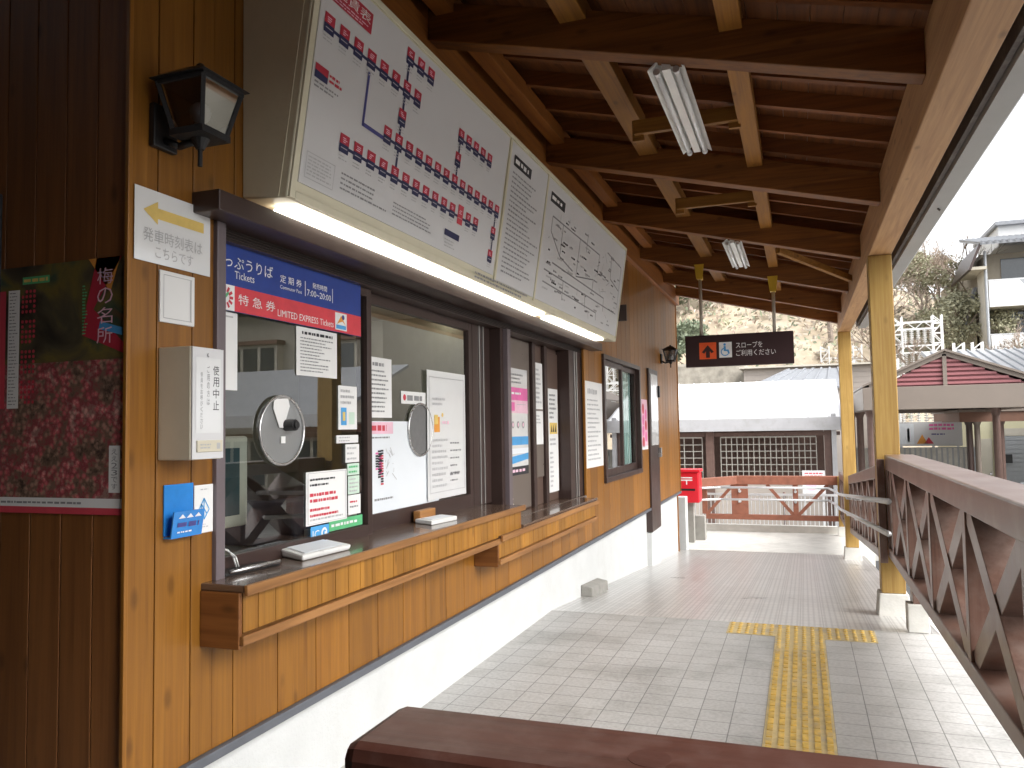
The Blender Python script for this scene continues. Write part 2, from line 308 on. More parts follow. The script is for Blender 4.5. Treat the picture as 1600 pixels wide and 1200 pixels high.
# ------------------------------------------------------------------ mesh helpers
class MB:
    """collects faces of one mesh (several materials allowed)"""
    def __init__(s): s.v = []; s.f = []; s.m = []; s.names = []
    def mi(s, name):
        if name not in s.names: s.names.append(name)
        return s.names.index(name)
    def face(s, pts, m):
        b = len(s.v); s.v += [tuple(p) for p in pts]; s.f.append(tuple(range(b, b+len(pts)))); s.m.append(s.mi(m))
    def hexa(s, p, m):
        b = len(s.v); s.v += [tuple(q) for q in p]; k = s.mi(m)
        for q in ((0, 3, 2, 1), (4, 5, 6, 7), (0, 1, 5, 4), (1, 2, 6, 5), (2, 3, 7, 6), (3, 0, 4, 7)):
            s.f.append(tuple(b+i for i in q)); s.m.append(k)
        return s
    def box(s, x0, x1, y0, y1, z0, z1, m):
        x0, x1 = sorted((x0, x1)); y0, y1 = sorted((y0, y1)); z0, z1 = sorted((z0, z1))
        return s.hexa([(x0, y0, z0), (x1, y0, z0), (x1, y1, z0), (x0, y1, z0), (x0, y0, z1), (x1, y0, z1), (x1, y1, z1), (x0, y1, z1)], m)
    def beam(s, p0, p1, w, h, m, side=None):
        """bar of section w (along side) x h from p0 to p1, centred"""
        p0, p1 = Vector(p0), Vector(p1); d = (p1-p0).normalized()
        sd_ = Vector(side) if side is not None else (d.cross(Vector((0, 0, 1))) if abs(d.z) < .98 else Vector((1, 0, 0)))
        sd_ = (sd_-d*sd_.dot(d)).normalized(); up = sd_.cross(d).normalized()
        a, c = sd_*w/2, up*h/2
        return s.hexa([p0-a-c, p0+a-c, p1+a-c, p1-a-c, p0-a+c, p0+a+c, p1+a+c, p1-a+c], m)
    def tube(s, p0, p1, r, m, n=10, r2=None, caps=True):
        p0, p1 = Vector(p0), Vector(p1); d = (p1-p0).normalized(); r2 = r if r2 is None else r2
        a = d.orthogonal().normalized(); c = d.cross(a); b = len(s.v); k = s.mi(m)
        for q, rr in ((p0, r), (p1, r2)):
            for i in range(n):
                t = 2*math.pi*i/n; s.v.append(tuple(q+(a*math.cos(t)+c*math.sin(t))*rr))
        for i in range(n):
            j = (i+1) % n; s.f.append((b+i, b+j, b+n+j, b+n+i)); s.m.append(k)
        if caps:
            s.f.append(tuple(b+i for i in reversed(range(n)))); s.m.append(k)
            s.f.append(tuple(b+n+i for i in range(n))); s.m.append(k)
        return s
    def path(s, pts, r, m, n=10):
        for a, b in zip(pts, pts[1:]): s.tube(a, b, r, m, n)
        for p in pts[1:-1]: s.ball(p, r*1.01, m, n, max(4, n//2))
        return s
    def ball(s, c, r, m, n=12, k=6, sq=(1, 1, 1)):
        c = Vector(c); b = len(s.v); q = s.mi(m)
        for i in range(k+1):
            ph = math.pi*i/k
            for j in range(n):
                t = 2*math.pi*j/n
                s.v.append((c.x+r*sq[0]*math.sin(ph)*math.cos(t), c.y+r*sq[1]*math.sin(ph)*math.sin(t), c.z+r*sq[2]*math.cos(ph)))
        for i in range(k):
            for j in range(n):
                jj = (j+1) % n; s.f.append((b+i*n+j, b+(i+1)*n+j, b+(i+1)*n+jj, b+i*n+jj)); s.m.append(q)
        return s
    def prism(s, poly, o, u, v, ext, m):
        """polygon in the (u,v) plane at o, extruded by vector ext"""
        o, u, v, e = Vector(o), Vector(u), Vector(v), Vector(ext)
        P = [o+u*a+v*b_ for a, b_ in poly]; b = len(s.v); n = len(P); k = s.mi(m)
        s.v += [tuple(p) for p in P]+[tuple(p+e) for p in P]
        s.f.append(tuple(b+i for i in reversed(range(n)))); s.f.append(tuple(b+n+i for i in range(n))); s.m += [k, k]
        for i in range(n):
            j = (i+1) % n; s.f.append((b+i, b+j, b+n+j, b+n+i)); s.m.append(k)
        return s
    def disc(s, c, u, v, ru, rv, m, n=32):
        c, u, v = Vector(c), Vector(u), Vector(v)
        s.face([c+u*ru*math.cos(2*math.pi*i/n)+v*rv*math.sin(2*math.pi*i/n) for i in range(n)], m); return s
    def ring(s, c, u, v, nrm, ru, rv, w, t, m, n=40):
        c, u, v, nrm = Vector(c), Vector(u), Vector(v), Vector(nrm)
        pts = [c+u*ru*math.cos(2*math.pi*i/n)+v*rv*math.sin(2*math.pi*i/n) for i in range(n)]
        for a, b in zip(pts, pts[1:]+pts[:1]): s.tube(a, b, w, m, 8, caps=False)
        return s

def fix(me):
    import bmesh
    b = bmesh.new(); b.from_mesh(me); bmesh.ops.recalc_face_normals(b, faces=b.faces); b.to_mesh(me); b.free()
def build(name, mb, parent=None, bevel=0, smooth=False, normals=True, origin=None):
    if parent is None:
        if origin is None:
            xs, ys, zs = zip(*mb.v); origin = ((min(xs)+max(xs))/2, (min(ys)+max(ys))/2, min(zs))
        ox, oy, oz = origin; verts = [(a-ox, b-oy, c-oz) for a, b, c in mb.v]
    else: verts = mb.v
    me = bpy.data.meshes.new(name); me.from_pydata(verts, [], mb.f)
    for q in mb.names: me.materials.append(MATS[q])
    me.polygons.foreach_set('material_index', mb.m)
    if getattr(mb, 'tone', None):
        at_ = me.attributes.new('board', 'FLOAT', 'FACE'); at_.data.foreach_set('value', mb.tone)
    if normals: fix(me)
    if smooth: me.polygons.foreach_set('use_smooth', [True]*len(me.polygons))
    me.update()
    o = bpy.data.objects.new(name, me); COL.objects.link(o)
    if parent is not None:
        o.parent = parent
        if parent.type == 'EMPTY': o.location = -parent.location
    else: o.location = origin
    if bevel:
        bv = o.modifiers.new('soft_edge', 'BEVEL'); bv.width = bevel; bv.segments = 2; bv.limit_method = 'ANGLE'; bv.angle_limit = math.radians(40)
    return o
def tag(o, label, cat, group=None, kind=None):
    if label: o['label'] = label
    if cat: o['category'] = cat
    if group: o['group'] = group
    if kind: o['kind'] = kind
    return o
def thing(name, label, cat, loc=(0, 0, 0), group=None):
    o = bpy.data.objects.new(name, None); COL.objects.link(o); o.location = loc; o.empty_display_size = .1
    return tag(o, label, cat, group)
def one(name, mb, label, cat, group=None, **kw): return tag(build(name, mb, None, **kw), label, cat, group)
def struct(name, mb, **kw):
    o = build(name, mb, None, origin=(0, 0, 0), **kw); o['kind'] = 'structure'; return o
def copy_tree(src, off=(0, 0, 0), label=None, group=None, rotz=None, scale=None):
    r = src.copy(); COL.objects.link(r); r.location = src.location+Vector(off)
    if label: r['label'] = label
    if group: r['group'] = group
    if rotz is not None: r.rotation_euler.z = rotz
    if scale is not None: r.scale = (scale,)*3
    for ch in list(src.children):
        c = ch.copy(); COL.objects.link(c); c.parent = r
        for g in list(ch.children):
            d = g.copy(); COL.objects.link(d); d.parent = c
    return r

_T = {}
def text_geo(body, spacing=1.0):
    k = (body, spacing)
    if k in _T: return _T[k]
    cu = bpy.data.curves.new('lettering', 'FONT'); cu.body = body; cu.size = 1.0; cu.resolution_u = 2; cu.fill_mode = 'FRONT'; cu.space_line = spacing
    o = bpy.data.objects.new('lettering', cu); COL.objects.link(o)
    bpy.context.view_layer.update(); dg = bpy.context.evaluated_depsgraph_get()
    me = bpy.data.meshes.new_from_object(o.evaluated_get(dg))
    vv = [tuple(v.co) for v in me.vertices]; ff = [tuple(p.vertices) for p in me.polygons]
    bpy.data.objects.remove(o); bpy.data.curves.remove(cu); bpy.data.meshes.remove(me)
    xs = [v[0] for v in vv] or [0, 1]; ys = [v[1] for v in vv] or [0, 1]
    _T[k] = (vv, ff, min(xs), max(xs), min(ys), max(ys)); return _T[k]

class Sheet:
    """flat printing surface: o = corner, u right, v up, n out"""
    def __init__(s, mb, o, u, v, n): s.mb = mb; s.o, s.u, s.v, s.n = Vector(o), Vector(u), Vector(v), Vector(n); s.k = 0
    def p(s, a, b, lay): return s.o+s.u*a+s.v*b+s.n*(0.0007+0.0005*lay)
    def rect(s, a0, a1, b0, b1, m, lay=1): s.mb.face([s.p(a0, b0, lay), s.p(a1, b0, lay), s.p(a1, b1, lay), s.p(a0, b1, lay)], m)
    def poly(s, pts, m, lay=1): s.mb.face([s.p(a, b, lay) for a, b in pts], m)
    def line(s, p, q, w, m, lay=1):
        d = (Vector(q)-Vector(p)); d.normalize(); e = Vector((-d.y, d.x))*w/2; p, q = Vector(p), Vector(q)
        s.poly([p-e, q-e, q+e, p+e], m, lay)
    def disc(s, a, b, r, m, lay=1, n=20): s.poly([(a+r*math.cos(2*math.pi*i/n), b+r*math.sin(2*math.pi*i/n)) for i in range(n)], m, lay)
    def text(s, body, a0, a1, b0, b1, m, lay=2, keep=False):
        """lettering fitted into the rectangle"""
        vv, ff, x0, x1, y0, y1 = text_geo(body)
        sx, sy = (a1-a0)/(x1-x0), (b1-b0)/(y1-y0)
        if keep: sx = sy = min(sx, sy)
        b = len(s.mb.v); k = s.mb.mi(m)
        s.mb.v += [tuple(s.p(a0+(x-x0)*sx, b0+(y-y0)*sy, lay)) for x, y, _ in vv]
        for f in ff: s.mb.f.append(tuple(b+i for i in f)); s.mb.m.append(k)
    def column(s, body, ac, w, b0, b1, m, lay=2):
        """vertical lettering"""
        h = (b1-b0)/len(body)
        for i, ch in enumerate(body):
            if ch != ' ': s.text(ch, ac-w/2, ac+w/2, b1-(i+.9)*h, b1-(i+.08)*h, m, lay)
    def marks(s, a0, a1, b0, b1, rows, m, cw=None, fill=.85, lay=2, seed=0, hgt=.5):
        """lines of print too small to read: broken strokes"""
        rnd = random.Random(seed); h = (b1-b0)/rows; cw = cw or h*.6
        for r in range(rows):
            y = b1-(r+.5)*h; x = a0; end = a0+(a1-a0)*rnd.uniform(max(.3, fill-.35), min(1, fill+.15))
            while x < end:
                w = cw*rnd.uniform(.6, 2.4)
                s.rect(x, min(x+w, end), y-h*hgt/2*rnd.uniform(.7, 1), y+h*hgt/2*rnd.uniform(.7, 1), m, lay); x += w+cw*rnd.uniform(.25, .6)
def lines(rows, m='ink_grey', cw=.008, seed=1, head=None, box=None, top=.93, bot=.07, hg=.42):
    def d(s, w, h):
        t = top
        if head: s.marks(w*.12, w*.88, h*(t-.09), h*t, 1, head, cw=cw*1.7, fill=1.0, seed=seed+50, hgt=.75); t -= .12
        s.marks(w*.08, w*.92, h*bot, h*t, rows, m, cw=cw, seed=seed, hgt=hg)
        if box:
            for q in ((.03, .97, .97, .978), (.03, .97, .022, .03), (.03, .042, .03, .97), (.958, .97, .03, .97)): s.rect(w*q[0], w*q[1], h*q[2], h*q[3], box, 2)
    return d
def wall_sheet(x, y0, y1, z0, z1, m='paper', t=.002, mb=None):
    mb = mb or MB(); mb.box(x-t, x, y0, y1, z0, z1, m)
    return mb, Sheet(mb, (x, y0, z0), (0, 1, 0), (0, 0, 1), (1, 0, 0))
def face_sheet(y, x0, x1, z0, z1, m='paper', t=.002, mb=None):
    mb = mb or MB(); mb.box(x0, x1, y, y+t, z0, z1, m)
    return mb, Sheet(mb, (x0, y, z0), (1, 0, 0), (0, 0, 1), (0, -1, 0))

# ------------------------------------------------------------------ ground, floor, ramp
RS, RY = 0.0805, 5.86                       # ramp slope, where it starts
def rz(y): return 0.0 if y < RY else (-(y-RY)*RS if y < 12.9 else -(12.9-RY)*RS)
LZ = rz(13)                                  # level landing below the ramp
GZ = -1.15                                   # street level
g = MB(); g.face([(-400, -200, GZ), (400, -200, GZ), (400, 700, GZ), (-400, 700, GZ)], 'asphalt'); struct('ground', g)
g = MB(); g.face([(-4.6, -3.4, 0), (.80, -3.4, 0), (.80, RY, 0), (-4.6, RY, 0)], 'floor_tiles')
g.face([(.80, -3.4, 0), (.80, -3.4, GZ), (.80, RY, GZ), (.80, RY, 0)], 'pale_concrete'); struct('floor', g)
g = MB(); g.face([(-1.83, RY, 0), (.80, RY, 0), (.80, 12.9, LZ), (-1.83, 12.9, LZ)], 'ramp_tiles')
g.face([(.80, RY, 0), (.80, RY, GZ), (.80, 12.9, GZ), (.80, 12.9, LZ)], 'pale_concrete'); struct('ramp_floor', g)
g = MB(); g.box(-2.6, .95, 12.9, 15.3, GZ+.01, LZ-.002, 'pale_concrete'); struct('landing_floor', g)
g = MB(); g.box(-2.6, .95, 15.3, 15.45, GZ+.01, LZ+.12, 'pale_concrete'); struct('landing_kerb', g)
# road in front of the station and a pale footway beyond it
g = MB(); g.box(.95, 60, 6.0, 12.0, GZ-.1, GZ+.12, 'pale_concrete'); struct('pavement', g, bevel=.01)
g = MB(); g.box(-40, 60, 16.2, 28, GZ-.1, GZ+.10, 'pale_concrete'); struct('far_pavement', g)

# tactile paving: three pieces, raised bars and domes
def tactile(name, x0, x1, y0, y1, kind, label):
    mb = MB(); mb.box(x0, x1, y0, y1, -.003, .004, 'tactile_yellow')
    px = .05; nx = round((x1-x0)/px)
    if kind == 'bar':
        n = int((y1-y0)/.082)
        for i in range(nx):
            for j in range(n):
                cx, cy = x0+(i+.5)*(x1-x0)/nx, y0+(j+.5)*(y1-y0)/n
                mb.prism([(-.0125, -.032), (.0125, -.032), (.0125, .032), (-.0125, .032)], (cx, cy, .004), (1, 0, 0), (0, 1, 0), (0, 0, .005), 'tactile_bump')
    else:
        ny = round((y1-y0)/px)
        for i in range(nx):
            for j in range(ny):
                cx, cy = x0+(i+.5)*(x1-x0)/nx, y0+(j+.5)*(y1-y0)/ny
                mb.tube((cx, cy, .004), (cx, cy, .009), .015, 'tactile_bump', 8, .010)
    return one(name, mb, label, 'tactile paving', 'yellow tactile paving on the floor', bevel=0)
tactile('tactile_paving', -.205, .095, 1.0, 5.23, 'bar', 'long yellow tactile strip of raised bars running along the tiled floor')
tactile('tactile_paving', -.205, .095, 5.23, 5.53, 'dot', 'single yellow dotted tactile square between the barred strip and the cross band')
tactile('tactile_paving', -.515, .405, 5.53, 5.84, 'dot', 'yellow dotted tactile band laid crosswise at the top of the ramp')

# ------------------------------------------------------------------ station building
B = thing('station_building', 'wooden ticket office building with honey plank walls, windows and white plinth', 'building', (-1.8, 7, 0))
XW = -1.77
OPEN = [(2.085, 6.78, .74, 2.115), (7.44, 9.28, .84, 2.075), (9.82, 10.46, -.5, 2.10)]    # window band, far window, door
YB = 12.40
mb = MB(); mb.tone = []; cuts = [P0, 1.845, 1.99]
y = 2.185
while y < YB-.05: cuts.append(y); y += .2375
cuts.append(YB)
for ib, (a, b) in enumerate(zip(cuts, cuts[1:])):
    edges = sorted({a, b, *[q for o in OPEN for q in o[:2] if a < q < b]})
    for c, d in zip(edges, edges[1:]):
        segs = [(.385, 3.30)]
        for (o0, o1, z0, z1) in OPEN:
            if c >= o0-1e-6 and d <= o1+1e-6:
                ns = []
                for s0, s1 in segs:
                    if z0 > s0: ns.append((s0, min(z0, s1)))
                    if z1 < s1: ns.append((max(z1, s0), s1))
                segs = ns
        g0 = .0022 if abs(c-a) < 1e-6 else 0; g1 = .0022 if abs(d-b) < 1e-6 else 0
        for s0, s1 in segs: mb.box(XW-.02, XW, c+g0, d-g1, s0, s1, 'wall_boards'); mb.tone += [ib*1.37+.2]*6
build('plank_wall', mb, B, bevel=.0022, normals=False)
mb = MB()                                             # dark backing seen in the joints
for (a, b, z0, z1) in [(1.77, 2.085, .37, 3.3), (2.085, 6.78, .37, .74), (2.085, 6.78, 2.115, 3.3), (6.78, 7.44, .37, 3.3), (7.44, 9.28, .37, .84), (7.44, 9.28, 2.075, 3.3), (9.28, 9.82, .37, 3.3), (9.82, 10.46, 2.10, 3.3), (10.46, YB-.03, .37, 3.3)]:
    mb.box(-1.90, XW-.0205, a, b, z0, z1, 'dark_gap')
build('wall_core', mb, B)
mb = MB()                                             # wall that faces the concourse, boards along x
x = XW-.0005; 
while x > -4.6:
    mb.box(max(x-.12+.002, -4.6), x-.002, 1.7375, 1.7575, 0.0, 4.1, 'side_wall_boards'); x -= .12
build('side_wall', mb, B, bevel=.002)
mb = MB(); mb.box(-4.6, -1.795, 1.758, 1.85, 0, 4.1, 'dark_gap'); build('side_wall_core', mb, B)
mb = MB(); mb.box(XW-.001, XW+.012, 1.722, 1.7365, .4, 3.3, 'wall_boards'); build('corner_trim', mb, B, bevel=.002)
mb = MB()                                             # plinth and flashing
for (a, b) in [(1.72, 9.82), (10.46, YB)]:
    mb.box(-2.2, -1.82, a, b, -.9, .352, 'plaster')
build('plinth', mb, B)
mb = MB()
for (a, b) in [(1.72, 9.82), (10.46, YB+.01)]:
    mb.box(-1.86, -1.752, a, b, .3525, .384, 'flashing')
build('flashing', mb, B, bevel=.003)
mb = MB(); mb.box(XW, XW+.055, 1.70, YB+.05, 3.235, 3.46, 'ledger_beam'); build('wall_plate', mb, B, bevel=.006)
mb = MB(); mb.box(-1.92, XW, 1.76, YB, 3.301, 3.75, 'ledger_beam'); build('upper_boards', mb, B)
mb = MB(); mb.box(-5.2, -1.80, YB-.025, YB, -.9, 3.6, 'wall_boards'); build('end_wall', mb, B)
mb = MB(); mb.box(XW-.028, XW+.012, YB-.001, YB+.03, .384, 3.24, 'wall_boards'); build('end_trim', mb, B, bevel=.003)

# door at the far end, standing slightly proud
D = MB(); D.box(-1.83, -1.745, 9.82, 10.46, rz(10)+.42, 2.095, 'brown_alu'); door = build('door', D, B, bevel=.006)
D = MB(); D.box(-1.744, -1.736, 9.90, 10.38, 1.14, 2.03, 'laminate'); build('door_pane', D, door)
D = MB(); D.box(-1.744, -1.700, 10.36, 10.40, .98, 1.10, 'steel'); build('handle', D, door, bevel=.005)
D = MB(); D.box(-1.82, -1.76, 9.82, 10.46, rz(10)-.1, rz(10)+.41, 'plaster'); build('door_step', D, B)
D = MB(); D.box(-1.744, -1.715, 10.40, 10.46, 1.75, 1.90, 'black_plastic'); build('door_closer', D, door, bevel=.004)

# ticket window band: hood, jambs, sashes
def sash(x, y0, y1, z0, z1, w=.045, d=.035, botw=.07, mat_='brown_alu', name='window', gm='glass'):
    m_ = MB(); m_.box(x-d/2, x+d/2, y0, y0+w, z0, z1, mat_); m_.box(x-d/2, x+d/2, y1-w, y1, z0, z1, mat_)
    m_.box(x-d/2, x+d/2, y0+w, y1-w, z0, z0+botw, mat_); m_.box(x-d/2, x+d/2, y0+w, y1-w, z1-w, z1, mat_)
    f = build(name, m_, B, bevel=.002)
    m_ = MB(); m_.face([(x, y0+w, z0+botw), (x, y1-w, z0+botw), (x, y1-w, z1-w), (x, y0+w, z1-w)], gm); build('glass', m_, f); return f
mb = MB(); mb.box(-1.93, -1.665, 1.985, 7.05, 2.062, 2.128, 'brown_alu'); build('window_hood', mb, B, bevel=.004)
mb = MB(); mb.box(-1.93, -1.755, 2.086, 2.128, .906, 2.061, 'purple_alu'); build('jamb', mb, B, bevel=.003)
mb = MB(); mb.box(-1.93, -1.80, 2.1285, 6.78, 2.02, 2.0615, 'brown_alu')
for k in range(4): mb.box(-1.80, -1.795, 2.13, 6.78, 2.025+k*.009, 2.029+k*.009, 'dark_gap')
build('window_head', mb, B)
sash(-1.85, 2.129, 3.205, .906, 2.02, w=.040, botw=.05)
sash(-1.895, 3.20, 4.50, .906, 2.02, w=.05, botw=.08)
mb = MB()                                             # dark pocket panel and pale track lines
mb.box(-1.915, -1.875, 4.50, 4.79, .906, 2.02, 'brown_alu'); mb.box(-1.93, -1.80, 4.79, 4.84, .79, 2.02, 'brown_alu')
for yy in (4.60, 4.665): mb.box(-1.8745, -1.868, yy, yy+.010, .91, 2.02, 'steel_line')
mb.box(-1.93, -1.77, 4.84, 4.90, .79, 2.02, 'purple_alu'); build('window_post', mb, B, bevel=.002)
mb = MB(); mb.box(-1.93, -1.91, 4.90, 6.40, .79, 2.02, 'brown_panel')
mb.box(-1.9095, -1.90, 4.95, 5.66, .80, 2.01, 'grey_panel')
for a in (5.68, 5.98): mb.box(-1.9095, -1.88, a, a+.07, .79, 2.02, 'brown_alu')
mb.box(-1.9095, -1.895, 5.76, 5.97, 1.0, 1.85, 'grey_panel'); mb.box(-1.9095, -1.895, 6.06, 6.38, .86, 1.98, 'brown_panel')
build('closed_shutter', mb, B, bevel=.003)
mb = MB(); mb.box(-1.93, -1.80, 6.40, 6.78, .79, 2.02, 'brown_alu')
for a in (6.55, 6.62): mb.box(-1.7995, -1.792, a, a+.012, .79, 2.02, 'steel_line')
build('window_post', mb, B, bevel=.002)
# far window
mb = MB(); d_ = .05
mb.box(-1.84, -1.742, 7.44, 9.28, .845, .895, 'brown_alu'); mb.box(-1.84, -1.745, 7.44, 9.28, 2.03, 2.075, 'brown_alu')
mb.box(-1.84, -1.745, 7.44, 7.50, .895, 2.03, 'brown_alu'); mb.box(-1.84, -1.745, 9.22, 9.28, .895, 2.03, 'brown_alu'); build('window_frame', mb, B, bevel=.003)
sash(-1.79, 7.50, 8.40, .896, 2.029, w=.05, botw=.07, gm='clear_glass'); sash(-1.815, 8.33, 9.22, .896, 2.029, w=.05, botw=.07, gm='clear_glass')
mb = MB()
for i in range(36):
    yy = 7.5+i*.048; mb.box(-1.862-.008*(i % 2), -1.856-.008*(i % 2), yy, yy+.05, .96, 2.03, 'curtain_teal')
build('curtain', mb, B)
# counters
def counter(y0, y1, z0, z1, zt, name, fronty1):
    m_ = MB(); yy = y0+.02
    m_.box(XW+.001, -1.635, y0+.02, y1-.012, z0+.02, z1-.03, 'dark_gap')
    k = .44
    while k < y1:
        a, b = max(k, y0+.012), min(k+.0885, y1-.012)
        if b > a+.01: m_.box(-1.635, -1.622, a+.0015, b-.0015, z0+.035, z1-.022, 'counter_boards')
        k += .0885
    c = build(name, m_, B, bevel=.0015)
    m_ = MB(); m_.box(-1.93 if zt else XW+.002, -1.606, y0, y1, z1-.022, z1, 'counter_top'); t_ = build('counter_top', m_, c, bevel=.004)
    m_ = MB(); m_.box(-1.6055, -1.592, y0-.004, y1, z1-.030, z1+.002, 'counter_trim'); build('edge_trim', m_, c, bevel=.003)
    m_ = MB(); m_.box(-1.645, -1.608, y0-.002, fronty1, z0, z0+.030, 'counter_trim'); build('ledge_strip', m_, c, bevel=.003)
    m_ = MB(); m_.box(XW+.001, -1.623, y0-.006, y0+.0115, z0-.012, z1-.0225, 'counter_end'); build('end_panel', m_, c, bevel=.003); m_ = MB(); m_.box(XW+.001, -1.623, y1-.0115, y1+.004, z0+.0, z1-.0225, 'counter_end'); build('end_panel', m_, c, bevel=.003)
    return c
counter(2.035, 4.63, .727, .908, True, 'ticket_counter', 4.25)
counter(4.235, 6.50, .610, .772, False, 'low_counter', 6.49)
mb = MB(); mb.box(-1.93, XW, 4.80, 6.78, .742, .790, 'counter_top'); build('window_sill', mb, B, bevel=.003)
mb = MB(); mb.box(XW+.003, -1.61, 4.64, 6.52, .772, .789, 'counter_top'); build('shelf_top', mb, B, bevel=.003)
# talk-through discs in the glass
for (gx, cy, cz, ry, rz_, first) in ((-1.842, 2.545, 1.379, .140, .132, True), (-1.887, 3.80, 1.375, .142, .140, False)):
    m_ = MB(); m_.disc((gx, cy, cz), (0, 1, 0), (0, 0, 1), ry-.006, rz_-.006, 'acrylic' if first else 'mesh_grey'); tp = build('talk_plate', m_, B)
    m_ = MB(); m_.ring((gx+.004, cy, cz), (0, 1, 0), (0, 0, 1), (1, 0, 0), ry-.004, rz_-.004, .006, .012, 'steel'); build('rim', m_, tp, smooth=True)
    if first:
        m_ = MB(); m_.tube((gx+.002, cy+.02, cz+.02), (gx+.05, cy+.02, cz+.02), .022, 'black_plastic', 18); m_.tube((gx+.05, cy+.02, cz+.02), (gx+.058, cy+.02, cz+.02), .015, 'black_plastic', 18); build('knob', m_, tp, smooth=False, bevel=.003)
        m_ = MB(); m_.prism([(-.045, .055), (.04, .06), (.05, .03), (.012, -.052), (-.012, -.052), (-.05, .02)], (gx+.006, cy-.01, cz+.062), (0, 1, 0), (0, 0, 1), (.002, 0, 0), 'paper'); build('paper_tag', m_, tp)
        m_ = MB(); m_.box(gx+.004, gx+.007, cy-.012, cy+.014, cz-.048, cz-.022, 'paper'); build('sticker', m_, tp)
# ticket office room behind the glass
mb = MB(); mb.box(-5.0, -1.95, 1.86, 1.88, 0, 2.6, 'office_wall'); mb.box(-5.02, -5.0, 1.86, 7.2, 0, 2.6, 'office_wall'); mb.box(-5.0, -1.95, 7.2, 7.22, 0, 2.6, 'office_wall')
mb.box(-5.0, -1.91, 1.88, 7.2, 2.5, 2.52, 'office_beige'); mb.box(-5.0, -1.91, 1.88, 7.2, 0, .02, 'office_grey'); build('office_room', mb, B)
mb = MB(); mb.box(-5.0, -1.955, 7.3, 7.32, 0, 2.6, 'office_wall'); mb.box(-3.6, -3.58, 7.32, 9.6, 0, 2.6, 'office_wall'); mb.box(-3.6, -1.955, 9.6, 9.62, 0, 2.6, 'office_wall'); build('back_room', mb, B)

# things inside the office
for k, (x, y0) in enumerate(((-3.25, 5.7), (-3.25, 3.3))):
    t = thing('office_lamp', ('lit white tube lamp on the office ceiling, deeper behind the right pane', 'lit white tube lamp on the office ceiling behind the left pane')[k], 'ceiling lamp', (x, y0, 2.4), 'tube lamps inside the ticket office')
    m_ = MB(); m_.box(x-.07, x+.07, y0, y0+1.5, 2.44, 2.5, 'white_enamel'); build('housing', m_, t, bevel=.005)
    m_ = MB(); m_.tube((x, y0+.03, 2.41), (x, y0+1.47, 2.41), .016, 'office_tube', 10); build('tube', m_, t)
t = thing('office_monitor', 'beige framed computer monitor standing just inside the left ticket pane', 'monitor', (-2.2, 2.65, .92))
m_ = MB(); m_.box(-2.30, -2.24, 2.44, 2.86, .98, 1.36, 'office_beige'); build('casing', m_, t, bevel=.012)
m_ = MB(); m_.box(-2.2395, -2.237, 2.50, 2.80, 1.03, 1.31, 'screen'); build('screen', m_, t)
m_ = MB(); m_.box(-2.29, -2.25, 2.60, 2.70, .87, .98, 'office_beige'); m_.box(-2.38, -2.16, 2.52, 2.78, .855, .87, 'office_beige'); build('stand', m_, t, bevel=.006)
t = thing('office_desk', 'grey desk with drawers running along inside the ticket windows', 'desk', (-2.4, 3.4, .02))
m_ = MB(); m_.box(-2.75, -1.96, 2.1, 4.7, .82, .853, 'office_grey'); build('desk_top', m_, t, bevel=.004)
m_ = MB(); m_.box(-2.72, -2.0, 2.12, 2.15, .02, .82, 'office_grey'); m_.box(-2.72, -2.0, 4.65, 4.68, .02, .82, 'office_grey'); m_.box(-2.0, -1.98, 2.15, 4.65, .1, .82, 'office_grey'); build('side_panel', m_, t)
for k in range(3):
    m_ = MB(); m_.box(-2.755, -2.74, 3.9, 4.5, .1+k*.24, .32+k*.24, 'office_beige'); build('drawer', m_, t, bevel=.004)
t = thing('office_chair', 'dark blue swivel chair inside the ticket office behind the notices', 'office chair', (-3.2, 3.75, .02))
m_ = MB(); m_.box(-3.45, -2.98, 3.5, 3.98, .44, .52, 'chair_blue'); build('seat', m_, t, bevel=.03)
m_ = MB(); m_.box(-3.50, -3.43, 3.52, 3.96, .60, 1.12, 'chair_blue'); build('backrest', m_, t, bevel=.03)
m_ = MB(); m_.tube((-3.2, 3.75, .1), (-3.2, 3.75, .44), .03, 'black_plastic'); m_.beam((-3.2, 3.74, .43), (-3.47, 3.74, .43), .05, .02, 'black_plastic'); m_.beam((-3.475, 3.74, .42), (-3.475, 3.74, .64), .05, .02, 'black_plastic', (0, 1, 0))
for k in range(5): a = k*1.2566; m_.beam((-3.2, 3.75, .09), (-3.2+.27*math.cos(a), 3.75+.27*math.sin(a), .05), .04, .03, 'black_plastic')
build('base', m_, t)
t = thing('filing_cabinet', 'tall beige filing cabinet against the back wall of the ticket office', 'cabinet', (-4.7, 4.6, .02))
m_ = MB(); m_.box(-4.98, -4.5, 3.9, 5.4, .02, 1.65, 'office_beige'); build('cabinet_body', m_, t, bevel=.005)
for k in range(2):
    m_ = MB(); m_.box(-4.499, -4.485, 3.93+k*.74, 4.64+k*.74, .08, 1.6, 'office_grey'); d_ = build('cabinet_door', m_, t, bevel=.004)
    m_ = MB(); m_.box(-4.4845, -4.46, 4.58+k*.12, 4.60+k*.12, .8, .95, 'steel'); build('handle', m_, d_)
t = thing('ticket_machine', 'dark blue ticket printer on the desk behind the white notice', 'ticket printer', (-2.35, 3.25, .855))
m_ = MB(); m_.box(-2.55, -2.15, 3.05, 3.42, .855, 1.06, 'chair_blue'); build('printer_body', m_, t, bevel=.015)
m_ = MB(); m_.prism([(0, 0), (.22, 0), (.22, .05), (0, .16)], (-2.52, 3.08, 1.061), (1, 0, 0), (0, 0, 1), (0, .3, 0), 'black_plastic'); build('printer_lid', m_, t, bevel=.006)
